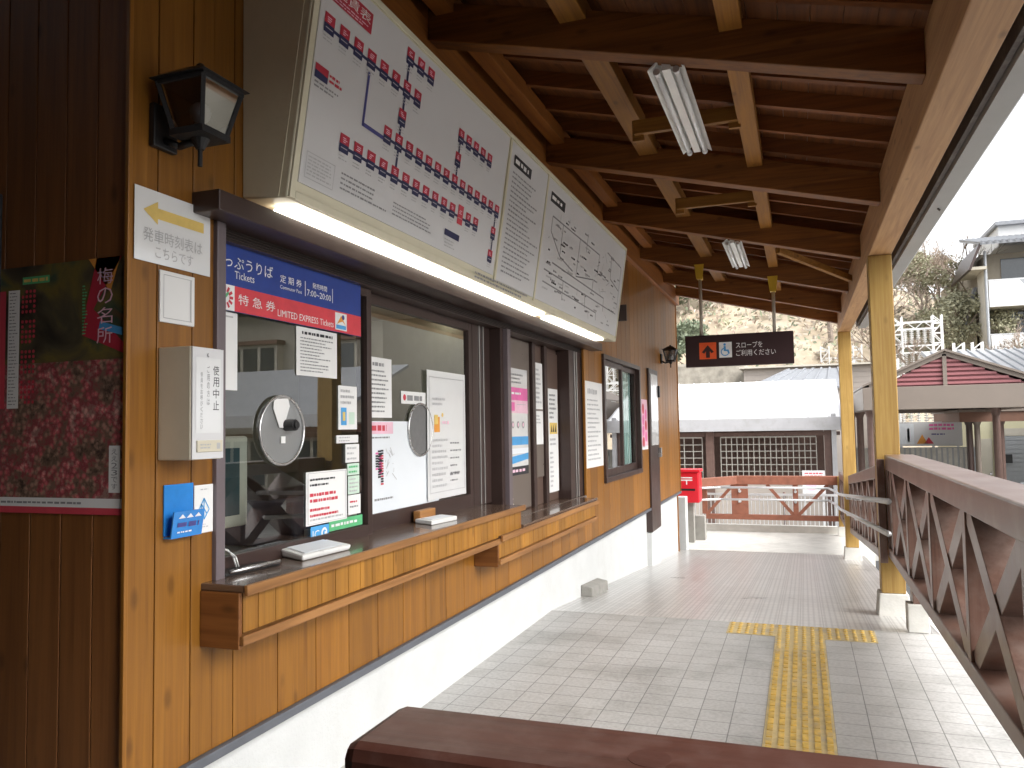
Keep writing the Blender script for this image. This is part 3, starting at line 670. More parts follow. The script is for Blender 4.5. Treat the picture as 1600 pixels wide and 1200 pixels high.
m_ = MB(); m_.box(-2.14, -2.10, 3.12, 3.34, .87, .93, 'office_grey'); build('ticket_slot', m_, t, bevel=.004)

t = thing('binder_shelf', 'beige office shelf with rows of coloured binders behind the left pane', 'shelf', (-4.1, 3.0, .02))
m_ = MB()
for z in (.05, .55, 1.05, 1.55): m_.box(-4.3, -3.95, 2.2, 3.85, z, z+.025, 'office_beige')
for y in (2.18, 3.85): m_.box(-4.3, -3.95, y, y+.02, .02, 1.6, 'office_beige')
build('shelf_frame', m_, t)
rb = random.Random(12)
for z in (.58, 1.08):
    y = 2.24
    while y < 3.78:
        w = rb.uniform(.035, .08); m_ = MB(); m_.box(-4.25, -3.97+rb.uniform(-.03, .02), y, y+w-.004, z, z+rb.uniform(.24, .33), rb.choice(('pale_green', 'paper', 'yellow_ink', 'paper_blue', 'device_cream', 'chair_blue', 'office_grey'))); build('binder', m_, t, bevel=.003); y += w
mb, s_ = wall_sheet(-4.985, 2.3, 3.0, 1.7, 2.25, 'paper'); lines(7, 'ink_grey', .03, seed=61, head='ink_red')(s_, .7, .55)
one('wall_calendar', mb, 'white calendar with a red heading on the back wall of the ticket office', 'calendar')

# ------------------------------------------------------------------ canopy roof
Rf = thing('canopy_roof', 'timber canopy roof with dark rafters and boards sloping down over the walkway', 'canopy', (-.6, 5, 2.6))
def bz(x): return 2.92-.25*x                        # underside of the heavy rafters
YE = 12.25
for yc in (-1.9, -.05, 1.80, 3.64, 5.64, 7.45, 9.33, 11.0, 12.16):
    m_ = MB(); w = .055
    xa, xb = (-1.713 if yc > 1.7 else -4.5), .529
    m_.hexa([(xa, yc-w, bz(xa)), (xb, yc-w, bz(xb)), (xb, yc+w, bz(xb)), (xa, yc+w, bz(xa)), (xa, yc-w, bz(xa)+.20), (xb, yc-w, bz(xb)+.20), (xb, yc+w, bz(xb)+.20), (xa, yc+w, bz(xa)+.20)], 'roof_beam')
    build('rafter', m_, Rf, bevel=.005)
for (x, w) in ((-.955, .065), (-.235, .05), (-1.62, .05)):
    m_ = MB(); z = bz(x)+.14
    m_.box(x-w, x+w, -3.3, YE-.06, z, z+.105, 'purlin_wood' if x > -1.2 else 'ledger_beam'); build('purlin', m_, Rf, bevel=.004)
y = -3.1
while y < YE-.1:
    m_ = MB(); xa, xb = (-1.80 if y > 1.7 else -4.6), .775; w = .0225
    f = lambda x: bz(x)+.242
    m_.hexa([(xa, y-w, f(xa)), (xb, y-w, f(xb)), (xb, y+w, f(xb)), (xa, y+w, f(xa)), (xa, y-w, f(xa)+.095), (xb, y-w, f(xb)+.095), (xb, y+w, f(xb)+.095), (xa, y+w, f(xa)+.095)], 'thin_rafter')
    build('thin_rafter', m_, Rf); y += .4125
m_ = MB(); f = lambda x: bz(x)+.338
for i in range(40):
    xa, xb = .80-i*.14, .80-(i+1)*.14+.003
    for (ya, yb) in ((-3.4, YE),):
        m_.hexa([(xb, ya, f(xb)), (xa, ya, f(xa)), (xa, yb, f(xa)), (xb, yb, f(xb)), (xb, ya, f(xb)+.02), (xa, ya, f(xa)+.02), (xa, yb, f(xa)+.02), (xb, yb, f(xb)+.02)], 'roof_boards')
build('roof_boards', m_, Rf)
m_ = MB(); f = lambda x: bz(x)+.361
m_.hexa([(-4.9, -3.5, f(-4.9)), (.93, -3.5, f(.93)), (.93, YE+.08, f(.93)), (-4.9, YE+.08, f(-4.9)), (-4.9, -3.5, f(-4.9)+.06), (.93, -3.5, f(.93)+.06), (.93, YE+.08, f(.93)+.06), (-4.9, YE+.08, f(-4.9)+.06)], 'roof_grey'); build('roof_sheet', m_, Rf)
m_ = MB(); m_.box(.53, .69, -3.4, YE, 2.65, 2.985, 'eave_beam'); build('eave_beam', m_, Rf, bevel=.006)
m_ = MB(); m_.box(.691, .80, -3.4, YE+.02, 2.83, 2.85, 'fascia_dark'); m_.box(.775, .80, -3.4, YE+.02, 2.74, 2.829, 'fascia_dark'); build('eave_soffit', m_, Rf)
m_ = MB(); m_.prism([(0, 0), (.10, 0), (.125, .03), (.125, .12), (.115, .12), (.115, .034), (.096, .01), (.01, .01), (.01, .12), (0, .12)], (.806, -3.4, 2.715), (1, 0, 0), (0, 0, 1), (0, YE+3.45, 0), 'gutter_grey'); build('gutter', m_, Rf)
for yb in (-1.9, 1.8, 5.6, 9.3):
    m_ = MB(); m_.beam((.74, yb, 2.84), (.87, yb, 2.70), .025, .006, 'fascia_dark'); build('gutter_bracket', m_, Rf)
for yp in (.0, 6.71, 12.08):
    m_ = MB(); zb = rz(yp)+.17; m_.box(.523, .688, yp-.083, yp+.083, zb, 2.649, 'post_wood'); p_ = build('post', m_, Rf, bevel=.006)
    m_ = MB(); zc = rz(yp)-.05
    m_.hexa([(.485, yp-.12, zc), (.725, yp-.12, zc), (.725, yp+.12, zc), (.485, yp+.12, zc), (.505, yp-.10, zb-.001), (.705, yp-.10, zb-.001), (.705, yp+.10, zb-.001), (.505, yp+.10, zb-.001)], 'pale_concrete'); build('base_block', m_, p_, bevel=.008)
for yc, dz in ((4.72, .10), (6.5, .10)):
    m_ = MB(); z = bz(-.6)+.06; m_.box(-.89, -.285, yc-.02, yc+.02, z, z+.085, 'brace_wood'); cb = build('lamp_cleat', m_, Rf, bevel=.003)
    m_ = MB()
    for xx in (-.87, -.305): m_.box(xx-.035, xx+.035, yc+.021, yc+.05, z-.03, z+.10, 'brace_wood')
    build('cleat_block', m_, cb, bevel=.003)
m_ = MB(); m_.beam((-.15, 7.9, bz(-.15)+.06), (.52, 8.65, bz(.52)+.03), .05, .06, 'brace_wood'); build('diagonal_brace', m_, Rf, bevel=.003)
# unseen walls around the camera, added to keep the near end dark
m_ = MB(); m_.box(-4.7, -4.6, -3.5, 1.74, 0, 4.1, 'side_wall_boards'); build('light_block_wall', m_, B)
m_ = MB(); m_.box(-4.6, .8, -3.5, -3.4, 0, 4.0, 'side_wall_boards'); build('light_block_wall', m_, B)
m_ = MB(); m_.box(.8, .9, -3.5, .2, GZ, 2.73, 'side_wall_boards'); build('light_block_wall', m_, B)

# tube lamps under the roof (unlit)
def tube_lamp(x, y0, y1, label):
    t = thing('tube_lamp', label, 'ceiling lamp', (x, (y0+y1)/2, bz(x)+.06), 'unlit tube lamps under the canopy roof')
    zt = bz(x)-.015
    m_ = MB(); m_.prism([(-.085, -.012), (-.05, .012), (-.02, .045), (.02, .045), (.05, .012), (.085, -.012), (.085, -.005), (.055, .02), (.024, .055), (-.024, .055), (-.055, .02), (-.085, -.005)], (x, y0, zt), (1, 0, 0), (0, 0, 1), (0, y1-y0, 0), 'white_enamel')
    m_.prism([(-.02, -.012), (.02, -.012), (.02, .044), (-.02, .044)], (x, y0+.01, zt), (1, 0, 0), (0, 0, 1), (0, y1-y0-.02, 0), 'white_enamel')
    build('reflector', m_, t)
    m_ = MB(); m_.box(x-.024, x+.024, y0+.05, y1-.05, zt+.0555, zt+.115, 'white_enamel'); build('housing', m_, t, bevel=.004)
    for s in (-.045, .045):
        m_ = MB(); m_.tube((x+s, y0+.03, zt-.014), (x+s, y1-.03, zt-.014), .0135, 'tube_glass', 12)
        tb = build('tube', m_, t, smooth=True)
        for a, b in ((y0+.012, y0+.045), (y1-.045, y1-.012)): m_ = MB(); m_.tube((x+s, a, zt-.014), (x+s, b, zt-.014), .0165, 'galv', 12); build('socket', m_, tb)
    return t
t1 = tube_lamp(-.535, 3.66, 4.88, 'nearer unlit white twin tube lamp hanging between two roof rafters')
copy_tree(t1, (0, 3.78, 0), 'farther unlit white twin tube lamp, small, in line with the hanging sign')

# ------------------------------------------------------------------ fare board over the windows
FB = thing('fare_board', 'long cream cased board of fare map and timetable panels over the ticket windows', 'fare board', (-1.7, 4.7, 2.158))
y0, y1 = 2.23, 7.25; sb = Vector((-1.594, 0, 2.158)); kx = .152; kn = math.hypot(1, kx); H = .872
up = Vector((kx/kn, 0, 1/kn)); nn = Vector((1/kn, 0, -kx/kn))
m_ = MB(); top = sb+up*H
m_.prism([(XW+.001, 2.172), (sb.x, 2.158), (top.x, top.z), (XW+.001, top.z+.02)], (0, y0, 0), (1, 0, 0), (0, 0, 1), (0, y1-y0, 0), 'cream_case'); build('case', m_, FB, bevel=.006)
m_ = MB(); m_.prism([(XW+.003, 2.176), (sb.x-.03, 2.164), (top.x-.03, top.z-.02), (XW+.003, top.z)], (0, y0-.004, 0), (1, 0, 0), (0, 0, 1), (0, .0035, 0), 'cream_case'); build('end_plate', m_, FB)
m_ = MB()
for (a, b) in ((y0+.005, y0+.035), (y1-.03, y1-.005)): m_.prism([(0, .004), (.008, .004), (.008, H-.004), (0, H-.004)], (sb.x, a, sb.z), nn, up, (0, b-a, 0), 'cream_case')
for (a, b) in ((.002, .03), (H-.028, H-.004)): m_.prism([(0, a), (.008, a), (.008, b), (0, b)], (sb.x, y0+.036, sb.z), nn, up, (0, y1-y0-.067, 0), 'cream_case')
for yy in (4.118, 4.815): m_.prism([(0, .031), (.010, .031), (.010, H-.029), (0, H-.029)], (sb.x, yy, sb.z), nn, up, (0, .024, 0), 'cream_case')
build('face_frame', m_, FB, bevel=.002)
for a, b in ((2.33, 3.66), (3.72, 5.20), (5.40, 6.93)):
    m_ = MB(); m_.box(-1.722, -1.628, a, b, 2.1445, 2.157, 'lamp_lit'); build('light_cover', m_, FB, bevel=.003)
def panel(a, b, v0, v1):
    m_ = MB(); o = Vector((sb.x, a, sb.z))+up*v0+nn*.0012
    P = [o, o+Vector((0, b-a, 0)), o+Vector((0, b-a, 0))+up*(v1-v0), o+up*(v1-v0)]
    m_.hexa([q-nn*.001 for q in P]+[q+nn*.004 for q in P], 'sign_white')
    return m_, Sheet(m_, Vector((sb.x, 0, sb.z))+nn*.0056, (0, 1, 0), up, nn)
m_, sh = panel(2.275, 4.10, .066, .835)
def station(y, v, hot=False, tall=.064):
    w = .031
    sh.rect(y-w, y+w, v, v+tall*.55, 'station_red' if not hot else 'ink_red', 2); sh.rect(y-w, y+w, v-tall*.5, v, 'station_navy' if not hot else 'ink_red', 2)
    r = random.Random(int(y*1000+v*77))
    for _ in range(3):
        q = y-w*.6+r.random()*w*.3; sh.rect(q, q+w*(.5+r.random()*.5), v+.006+_*.007, v+.0095+_*.007, 'pale_pink', 3)
    sh.rect(y-w*.7, y+w*.7, v-.016, v-.013, 'ink_pale', 3)
    if not hot: sh.marks(y-w*.9, y+w*.9, v-tall*.5-.030, v-tall*.5-.006, 2, 'ink_pale', cw=.008, fill=1.0, seed=int(y*997+v*131), hgt=.42)
def lineh(ya, yb, v): sh.rect(ya, yb, v-.016, v-.004, 'station_navy', 1)
def linev(y, va, vb, m='station_navy', w=.008): sh.rect(y-w, y+w, va, vb, m, 1)
R1 = [2.335+.0967*k for k in range(8)]; R2 = [2.808+.0945*k for k in range(14)]; R3 = [2.515+.0969*k for k in range(14)]
lineh(R1[0], R1[-1], .632); lineh(R2[0], R2[-1], .405); lineh(R3[0], R3[-1], .272); lineh(2.912, 3.107, .767); lineh(3.482, 3.855, .629)
for q in R1: station(q, .632)
for q in R2: station(q, .405)
for i, q in enumerate(R3): station(q, .272, hot=(i == 11), tall=.064 if i != 11 else .09)
for q in (2.912, 3.009, 3.107): station(q, .767)
for q in (3.482, 3.575, 3.668, 3.76, 3.853): station(q, .629)
station(2.905, .511); station(3.476, .515); station(4.022, .281); station(4.018, .155)
linev(2.908, .665, .74); linev(2.905, .54, .60); linev(2.902, .44, .48); linev(2.905, .30, .375); linev(3.478, .43, .60); linev(4.025, .12, .38)
sh.rect(2.613, 2.628, .382, .585, 'line_blue', 1); sh.rect(2.613, 2.79, .378, .394, 'line_blue', 1)
sh.rect(2.327, 2.598, .718, .795, 'station_red', 2); sh.text('運賃表', 2.345, 2.585, .748, .787, 'text_white', 3); sh.marks(2.345, 2.585, .722, .742, 2, 'pale_pink', cw=.012, fill=1.0, lay=3)
sh.poly([(2.286, .433), (2.365, .433), (2.365, .455), (2.286, .460)], 'station_navy', 2); sh.poly([(2.286, .460), (2.365, .455), (2.365, .482), (2.286, .482)], 'station_red', 2)
sh.marks(2.374, 2.46, .442, .478, 2, 'ink_red', cw=.014, fill=1.0, seed=4, hgt=.6); sh.marks(2.29, 2.46, .40, .428, 2, 'ink_grey', cw=.012, fill=1, seed=5)
for q in ((2.30, 2.475, .178, .181), (2.30, 2.475, .09, .093)): sh.rect(*q, 'ink_pale', 2)
sh.rect(2.299, 2.302, .09, .181, 'ink_pale', 2); sh.rect(2.473, 2.476, .09, .181, 'ink_pale', 2); sh.marks(2.31, 2.465, .10, .172, 6, 'ink_pale', cw=.012, seed=6)
sh.marks(2.52, 2.87, .105, .178, 4, 'ink_grey', cw=.012, fill=.9, seed=7, hgt=.42); sh.marks(2.92, 3.36, .11, .172, 4, 'ink_grey', cw=.012, fill=.95, seed=8, hgt=.42)
sh.rect(3.43, 3.60, .145, .175, 'station_navy', 2); sh.marks(3.44, 3.59, .09, .135, 3, 'ink_pale', cw=.012, seed=9)
build('fare_map', m_, FB)
m_, sh = panel(4.147, 4.81, .05, .835)
sh.rect(4.20, 4.50, .715, .775, 'ink', 2); sh.marks(4.22, 4.48, .725, .765, 1, 'text_white', cw=.045, fill=1.2, lay=3, seed=3, hgt=.7)
sh.marks(4.20, 4.76, .10, .69, 22, 'ink_grey', cw=.020, fill=.85, seed=11, hgt=.4); build('timetable', m_, FB)
m_, sh = panel(4.845, 7.215, .05, .835)
sh.rect(4.915, 5.24, .70, .765, 'ink', 2); sh.marks(4.94, 5.21, .715, .75, 1, 'text_white', cw=.05, fill=1.2, lay=3, seed=13, hgt=.7)
rn = random.Random(21)
for (a, b, c, d) in ((5.0, .62, 6.3, .62), (5.0, .62, 5.0, .52), (6.3, .62, 6.3, .45), (5.25, .62, 5.25, .40), (5.7, .62, 5.7, .34), (5.25, .40, 5.6, .36), (5.7, .34, 6.2, .40), (6.2, .40, 6.2, .30), (4.95, .26, 7.1, .24), (5.1, .33, 6.6, .31), (4.95, .18, 6.4, .16), (6.55, .69, 7.1, .66), (6.7, .69, 6.75, .5), (7.1, .66, 7.12, .30), (5.0, .52, 5.25, .40), (5.9, .70, 5.9, .56), (6.4, .16, 6.42, .10), (6.75, .5, 7.1, .45), (5.4, .26, 5.42, .12), (6.0, .26, 6.04, .15), (6.6, .31, 6.62, .2)):
    sh.line((a, b), (c, d), .009, 'ink_grey', 2)
for _ in range(95):
    a, b = rn.uniform(4.95, 7.05), rn.uniform(.09, .68); sh.marks(a, a+rn.uniform(.05, .16), b, b+.022, 1, rn.choice(('ink_grey', 'ink_pale', 'ink_grey', 'ink')), cw=.018, fill=1.0, seed=_, hgt=.6)
for _ in range(22):
    a, b = rn.uniform(4.95, 7.0), rn.uniform(.12, .64); sh.line((a, b), (a+rn.uniform(-.16, .16), b+rn.uniform(-.09, .09)), .006, 'ink_pale', 1)
build('area_map', m_, FB)
m_ = MB(); sh = Sheet(m_, sb+nn*.0085, (0, 1, 0), up, nn); sh.marks(3.84, 4.70, .006, .050, 2, 'ink_grey', cw=.016, fill=1.0, seed=15, hgt=.55); build('caption', m_, FB)
m_ = MB(); m_.box(-1.60, -1.48, y1+.001, y1+.03, 2.35, 2.50, 'brown_alu'); build('end_box', m_, FB)

# ------------------------------------------------------------------ prints on the glass
GX = -1.8455                                          # outer face of the left pane
GS = -1.829; m_ = MB(); m_.box(GS-.002, GS, 2.172*.9886, 3.14*.9886, 1.791, 2.030, 'band_blue'); sh = Sheet(m_, (GS, 0, 1.37*(1-.9886)), (0, .9886, 0), (0, 0, .9886), (1, 0, 0))
sh.rect(2.172, 3.14, 1.797, 1.886, 'band_red', 0)
sh.text('きっぷうりば', 2.180, 2.50, 1.948, 1.992, 'text_white'); sh.text('Tickets', 2.285, 2.392, 1.913, 1.940, 'text_white')
sh.text('定 期 券', 2.545, 2.685, 1.944, 1.974, 'text_white'); sh.text('Commuter Pass', 2.545, 2.685, 1.920, 1.934, 'text_white')
for a in (2.707, 2.905): sh.rect(a, a+.004, 1.915, 1.975, 'text_white', 2)
sh.text('発売時間', 2.76, 2.865, 1.955, 1.978, 'text_white'); sh.text('7:00~20:00', 2.722, 2.895, 1.920, 1.945, 'text_white')
sh.rect(2.176, 2.285, 1.797, 1.886, 'text_white', 1)
for k in range(12):
    a = k*math.pi/6; sh.line((2.235+.022*math.cos(a), 1.841+.020*math.sin(a)), (2.235+.042*math.cos(a), 1.841+.040*math.sin(a)), .010, 'ink_red', 2)
sh.poly([(2.215, 1.84), (2.229, 1.828), (2.258, 1.856), (2.250, 1.862), (2.229, 1.842), (2.222, 1.848)], 'green_ink', 2)
sh.text('特 急 券', 2.305, 2.515, 1.824, 1.862, 'text_white'); sh.text('LIMITED EXPRESS Tickets', 2.53, 2.915, 1.812, 1.838, 'text_white')
sh.rect(2.928, 3.02, 1.806, 1.880, 'text_white', 1); sh.poly([(2.94, 1.83), (2.975, 1.87), (3.01, 1.83), (2.985, 1.845), (2.965, 1.84)], 'orange_ink', 2); sh.rect(2.935, 3.013, 1.811, 1.828, 'sky_ink', 2); sh.disc(2.99, 1.863, .011, 'line_blue', 2)
one('ticket_sign', m_, 'blue and red ticket window sign across the top of the left pane', 'sign')
def notice(x, y0, y1, z0, z1, label, draw, base='paper', name='paper_notice', cat='notice', group='notices stuck on the ticket windows'):
    mb, s_ = wall_sheet(x, y0, y1, z0, z1, base); draw(s_, y1-y0, z1-z0); return one(name, mb, label, cat, group)
notice(GX, 2.176, 2.296, 1.52, 1.790, 'blank white sheet hanging at the left edge of the left pane under the red band', lambda s, w, h: s.rect(w*.2, w*.8, h*.93, h*.95, 'ink_pale'))
notice(GX, 2.645, 2.935, 1.595, 1.788, 'white printed timetable sheet hanging under the red band of the ticket sign', lines(11, 'ink_grey', seed=2, head='ink'))
def d_a2(s, w, h): s.marks(w*.1, w*.9, h*.55, h*.95, 3, 'ink_pale', cw=.006, seed=3); s.rect(w*.12, w*.42, h*.1, h*.5, 'sky_ink'); s.rect(w*.55, w*.85, h*.12, h*.4, 'pale_green'); s.rect(w*.2, w*.34, h*.2, h*.4, 'yellow_ink', 3)
notice(GX, 2.945, 3.095, 1.38, 1.568, 'small white card with a blue picture beside the mullion, top one of the small cards', d_a2)
notice(GX, 2.93, 3.105, 1.322, 1.356, 'narrow white strip of print below the blue picture card', lines(2, 'ink_pale', seed=4, top=.9, bot=.1))
notice(GX, 3.0, 3.112, 1.237, 1.316, 'small square white card below the narrow strip', lines(3, 'ink_pale', seed=5))
notice(GX, 3.015, 3.112, 1.182, 1.232, 'tiny pale green card beside the mullion', lines(2, 'green_ink', seed=6), 'pale_green')
notice(GX, 3.02, 3.112, 1.100, 1.178, 'small white card with pale green print beside the mullion', lines(4, 'ink_pale', seed=7), 'pale_green')
def d_a7(s, w, h): s.marks(w*.1, w*.9, h*.55, h*.75, 1, 'ink_red', cw=.012, fill=1.0, seed=8); s.marks(w*.1, w*.9, h*.3, h*.5, 1, 'ink_grey', cw=.01, fill=1.0, seed=9)
notice(GX, 3.02, 3.122, 1.012, 1.096, 'white card with dark red print just above the green strip', d_a7)
notice(GX+.001, 2.87, 3.135, .960, 1.004, 'green strip sticker low on the left pane by the mullion', lambda s, w, h: s.marks(w*.05, w*.95, h*.2, h*.8, 1, 'text_white', cw=.016, fill=1.0, seed=10), 'green_ink')
def d_no(s, w, h):
    lines(2, 'ink', .010, seed=12, box='ink_pale', top=.9, bot=.70)(s, w, h); s.marks(w*.08, w*.92, h*.40, h*.62, 2, 'ink_red', cw=.013, fill=1.0, seed=13, hgt=.6); s.marks(w*.08, w*.92, h*.12, h*.34, 2, 'ink_red', cw=.008, seed=14); s.marks(w*.08, w*.9, h*.06, h*.14, 1, 'ink_pale', cw=.008, seed=15)
notice(GX+.002, 2.705, 3.005, 1.0, 1.212, 'framed white notice with bold red lines low on the left pane', d_no)
def d_ic(s, w, h):
    s.text('IC', w*.08, w*.44, h*.25, h*.75, 'text_white'); s.disc(w*.72, h*.5, h*.34, 'text_white'); s.disc(w*.72, h*.5, h*.20, 'sky_ink', 3); s.rect(w*.72, w*.86, h*.42, h*.58, 'text_white', 4)
notice(GX+.003, 2.735, 2.865, .930, .994, 'light blue card payment sticker behind the white tray', d_ic, 'sky_ink', 'payment_sticker', 'sticker', None)
PX = -1.8905                                          # outer face of the right pane
notice(PX, 3.285, 3.50, 1.435, 1.722, 'tall white timetable sheet beside the mullion in the right pane', lines(10, 'ink_grey', seed=16, head='ink_grey'))
notice(PX, 3.60, 3.88, 1.508, 1.572, 'small white and red label above the talk through disc of the right pane', lambda s, w, h: (s.marks(w*.22, w*.95, h*.2, h*.8, 1, 'ink_grey', cw=.03, fill=1.0, seed=17, hgt=.8), s.disc(w*.12, h*.5, h*.25, 'ink_red')))
def d_po(s, w, h):
    s.rect(0, w*.30, h*.86, h*.99, 'pale_pink', 1); s.marks(w*.02, w*.29, h*.885, h*.965, 1, 'ink_red', cw=.025, fill=1.0, seed=18, hgt=.9); s.marks(w*.02, w*.28, h*.80, h*.84, 1, 'ink_grey', cw=.012, fill=1.0, seed=19)
    rn = random.Random(5)
    for (cx, b0, b1, m) in ((.085, .47, .64, 'pink_ink'), (.115, .38, .68, 'ink'), (.15, .30, .67, 'ink_red'), (.13, .42, .62, 'pink_ink')):
        k = b0
        while k < b1: s.rect(w*(cx-.018), w*(cx+.018), h*k, h*(k+.02), m if rn.random() < .7 else 'ink', 2); k += .028
    for _ in range(14): a = rn.uniform(.2, .32); b = rn.uniform(.4, .65); s.line((w*a, h*b), (w*(a+rn.uniform(-.04, .06)), h*(b+rn.uniform(-.08, .1))), .004, 'ink_pale', 2)
    s.marks(w*.05, w*.3, h*.12, h*.17, 1, 'ink_grey', cw=.012, fill=1.0, seed=20)
notice(PX+.001, 3.282, 4.03, .985, 1.418, 'large pale blue poster with a pink and black chart low in the right pane', d_po, 'paper_blue', 'window_poster', 'poster')
def d_big(s, w, h):
    for q in ((.04, .96, .945, .952), (.04, .96, .05, .057), (.04, .052, .05, .95), (.948, .96, .05, .95)): s.rect(w*q[0], w*q[1], h*q[2], h*q[3], 'ink_pale', 2)
    s.marks(w*.12, w*.45, h*.72, h*.8, 2, 'ink_pale', cw=.01, seed=22); s.rect(w*.16, w*.30, h*.52, h*.64, 'orange_ink'); s.rect(w*.16, w*.25, h*.58, h*.655, 'yellow_ink', 3); s.disc(w*.37, h*.655, .012, 'yellow_ink'); s.marks(w*.36, w*.6, h*.57, h*.62, 1, 'pale_pink', cw=.02, seed=30)
    s.marks(w*.10, w*.52, h*.08, h*.48, 9, 'ink_pale', cw=.011, seed=23); s.marks(w*.56, w*.92, h*.10, h*.46, 6, 'ink_grey', cw=.014, seed=24, fill=.7, hgt=.25); s.marks(w*.55, w*.92, h*.16, h*.20, 1, 'ink_grey', cw=.02, seed=25)
notice(PX+.012, 3.872, 4.385, .995, 1.697, 'big white framed notice with an orange picture covering half of the talk through disc', d_big, 'laminate')
# prints on the closed shutter
SX = -1.8985
notice(SX+.007, 4.915, 5.055, 1.416, 1.712, 'narrow white vertical sign with black characters left of the pink poster', lambda s, w, h: s.column('定期券売場', w*.5, w*.55, h*.04, h*.96, 'ink'), group='notices on the closed brown shutter')
def d_pz(s, w, h):
    s.marks(w*.08, w*.92, h*.85, h*.96, 3, 'ink_grey', cw=.014, seed=27); s.rect(0, w, h*.70, h*.82, 'pink_ink', 1); s.marks(w*.1, w*.9, h*.74, h*.79, 1, 'text_white', cw=.04, fill=1.0, seed=28)
    s.rect(0, w, h*.58, h*.70, 'pale_pink', 1); s.rect(w*.1, w*.35, h*.60, h*.68, 'pink_ink', 2); s.rect(w*.45, w*.9, h*.66, h*.665, 'ink_pale', 2)
    for a in (.25, .5, .75): s.disc(w*a, h*.47, h*.035, 'ink_grey', 2); s.disc(w*a, h*.47, h*.02, 'pale_pink', 3)
    s.rect(0, w, h*.28, h*.36, 'sky_ink', 1); s.rect(0, w, h*.20, h*.25, 'paper_blue', 1); s.poly([(0, h*.10), (w, h*.14), (w, h*.2), (0, h*.17)], 'sky_ink', 1); s.rect(0, w, 0, h*.08, 'ink', 1); s.marks(w*.05, w*.95, h*.01, h*.07, 1, 'pale_pink', cw=.04, fill=1, seed=29)
notice(SX, 5.165, 5.60, 1.045, 1.80, 'pink white and blue illustrated poster on the closed brown shutter', d_pz, 'laminate', 'shutter_poster', 'poster', 'notices on the closed brown shutter')
notice(SX+.006, 5.765, 5.955, 1.52, 1.875, 'upper plain white sheet in the narrow brown panel right of the pink poster', lambda s, w, h: s.marks(w*.1, w*.9, h*.1, h*.9, 8, 'ink_pale', cw=.012, seed=31), group='notices on the closed brown shutter')
notice(SX+.006, 5.765, 5.955, 1.25, 1.505, 'lower white sheet in the narrow brown panel right of the pink poster', lambda s, w, h: s.marks(w*.1, w*.9, h*.6, h*.9, 3, 'ink_pale', cw=.012, seed=32), group='notices on the closed brown shutter')
def d_ys(s, w, h):
    s.marks(w*.1, w*.9, h*.70, h*.96, 6, 'ink_grey', cw=.014, seed=33); s.rect(w*.1, w*.9, h*.56, h*.67, 'yellow_ink', 1)
    for a in (.3, .5, .72): s.poly([(w*(a-.08), h*.58), (w*(a+.08), h*.58), (w*a, h*.655)], 'ink', 2)
    s.marks(w*.1, w*.9, h*.44, h*.53, 2, 'ink_pale', cw=.014, seed=34); s.marks(w*.1, w*.5, h*.04, h*.4, 8, 'ink_pale', cw=.012, seed=35)
notice(SX+.005, 6.10, 6.36, .86, 1.69, 'tall white notice with a yellow warning block on the right brown panel', d_ys, group='notices on the closed brown shutter')
# small porcelain cat on the sill
t = thing('cat_figurine', 'small cream cat figurine sitting on the sill under the pink poster', 'figurine', (-1.84, 5.02, .79))
m_ = MB(); m_.ball((-1.84, 5.02, .84), .042, 'device_cream', 14, 8, (.9, .9, 1.2)); m_.ball((-1.84, 5.015, .905), .028, 'device_cream', 14, 8, (1, 1, .9))
for s in (-1, 1): m_.tube((-1.84, 5.015+s*.016, .92), (-1.84, 5.015+s*.021, .945), .009, 'device_cream', 8, .001)
m_.path([(-1.81, 5.05, .80), (-1.80, 5.065, .82), (-1.805, 5.06, .85)], .007, 'device_cream', 8); build('body', m_, t, smooth=True)
# prints on the plank wall
WX = XW+.0015
notice(WX, 6.80, 7.425, 1.015, 1.785, 'tall white notice on planks between the window band and the far window', lines(14, 'ink_pale', .02, seed=40, box=None, head='ink_pale'), group='notices on the plank wall')
def d_pk(s, w, h):
    for k in range(7): s.disc(w*(.3+.4*(k % 2)), h*(.15+.11*k), w*.16, 'pink_ink' if k % 3 else 'ink_red')
    s.rect(0, w, 0, h*.07, 'text_white')
notice(WX, 9.38, 9.78, 1.10, 1.70, 'pink flowered poster on planks between the far window and the brown door', d_pk, 'pale_pink', 'wall_poster', 'poster', 'notices on the plank wall')
def d_ar(s, w, h):
    s.poly([(w*.10, h*.70), (w*.28, h*.86), (w*.28, h*.77), (w*.90, h*.77), (w*.90, h*.62), (w*.28, h*.62), (w*.28, h*.54)], 'yellow_ink')
    s.text('発車時刻表は', w*.10, w*.88, h*.28, h*.47, 'ink_pale'); s.text('こちらです', w*.25, w*.75, h*.08, h*.24, 'ink_pale')
mb, s_ = wall_sheet(WX+.004, 1.752, 2.062, 1.872, 2.087, 'laminate', .0015); d_ar(s_, .31, .215)
one('arrow_notice', mb, 'laminated white sheet with a yellow arrow pointing left under the wall lantern', 'notice', 'notices on the plank wall')
mb = MB(); mb.box(XW+.0005, WX+.006, 1.849, 1.992, 1.703, 1.858, 'paper'); s_ = Sheet(mb, (WX+.006, 1.849, 1.703), (0, 1, 0), (0, 0, 1), (1, 0, 0))
for q in ((.012, .130, .012, .014), (.012, .130, .141, .143), (.012, .014, .014, .141), (.122, .128, .014, .141)): s_.rect(*q, 'ink_pale')
one('blank_notice', mb, 'blank white card in a white frame between the arrow sheet and the cream box', 'notice', 'notices on the plank wall', bevel=.002)
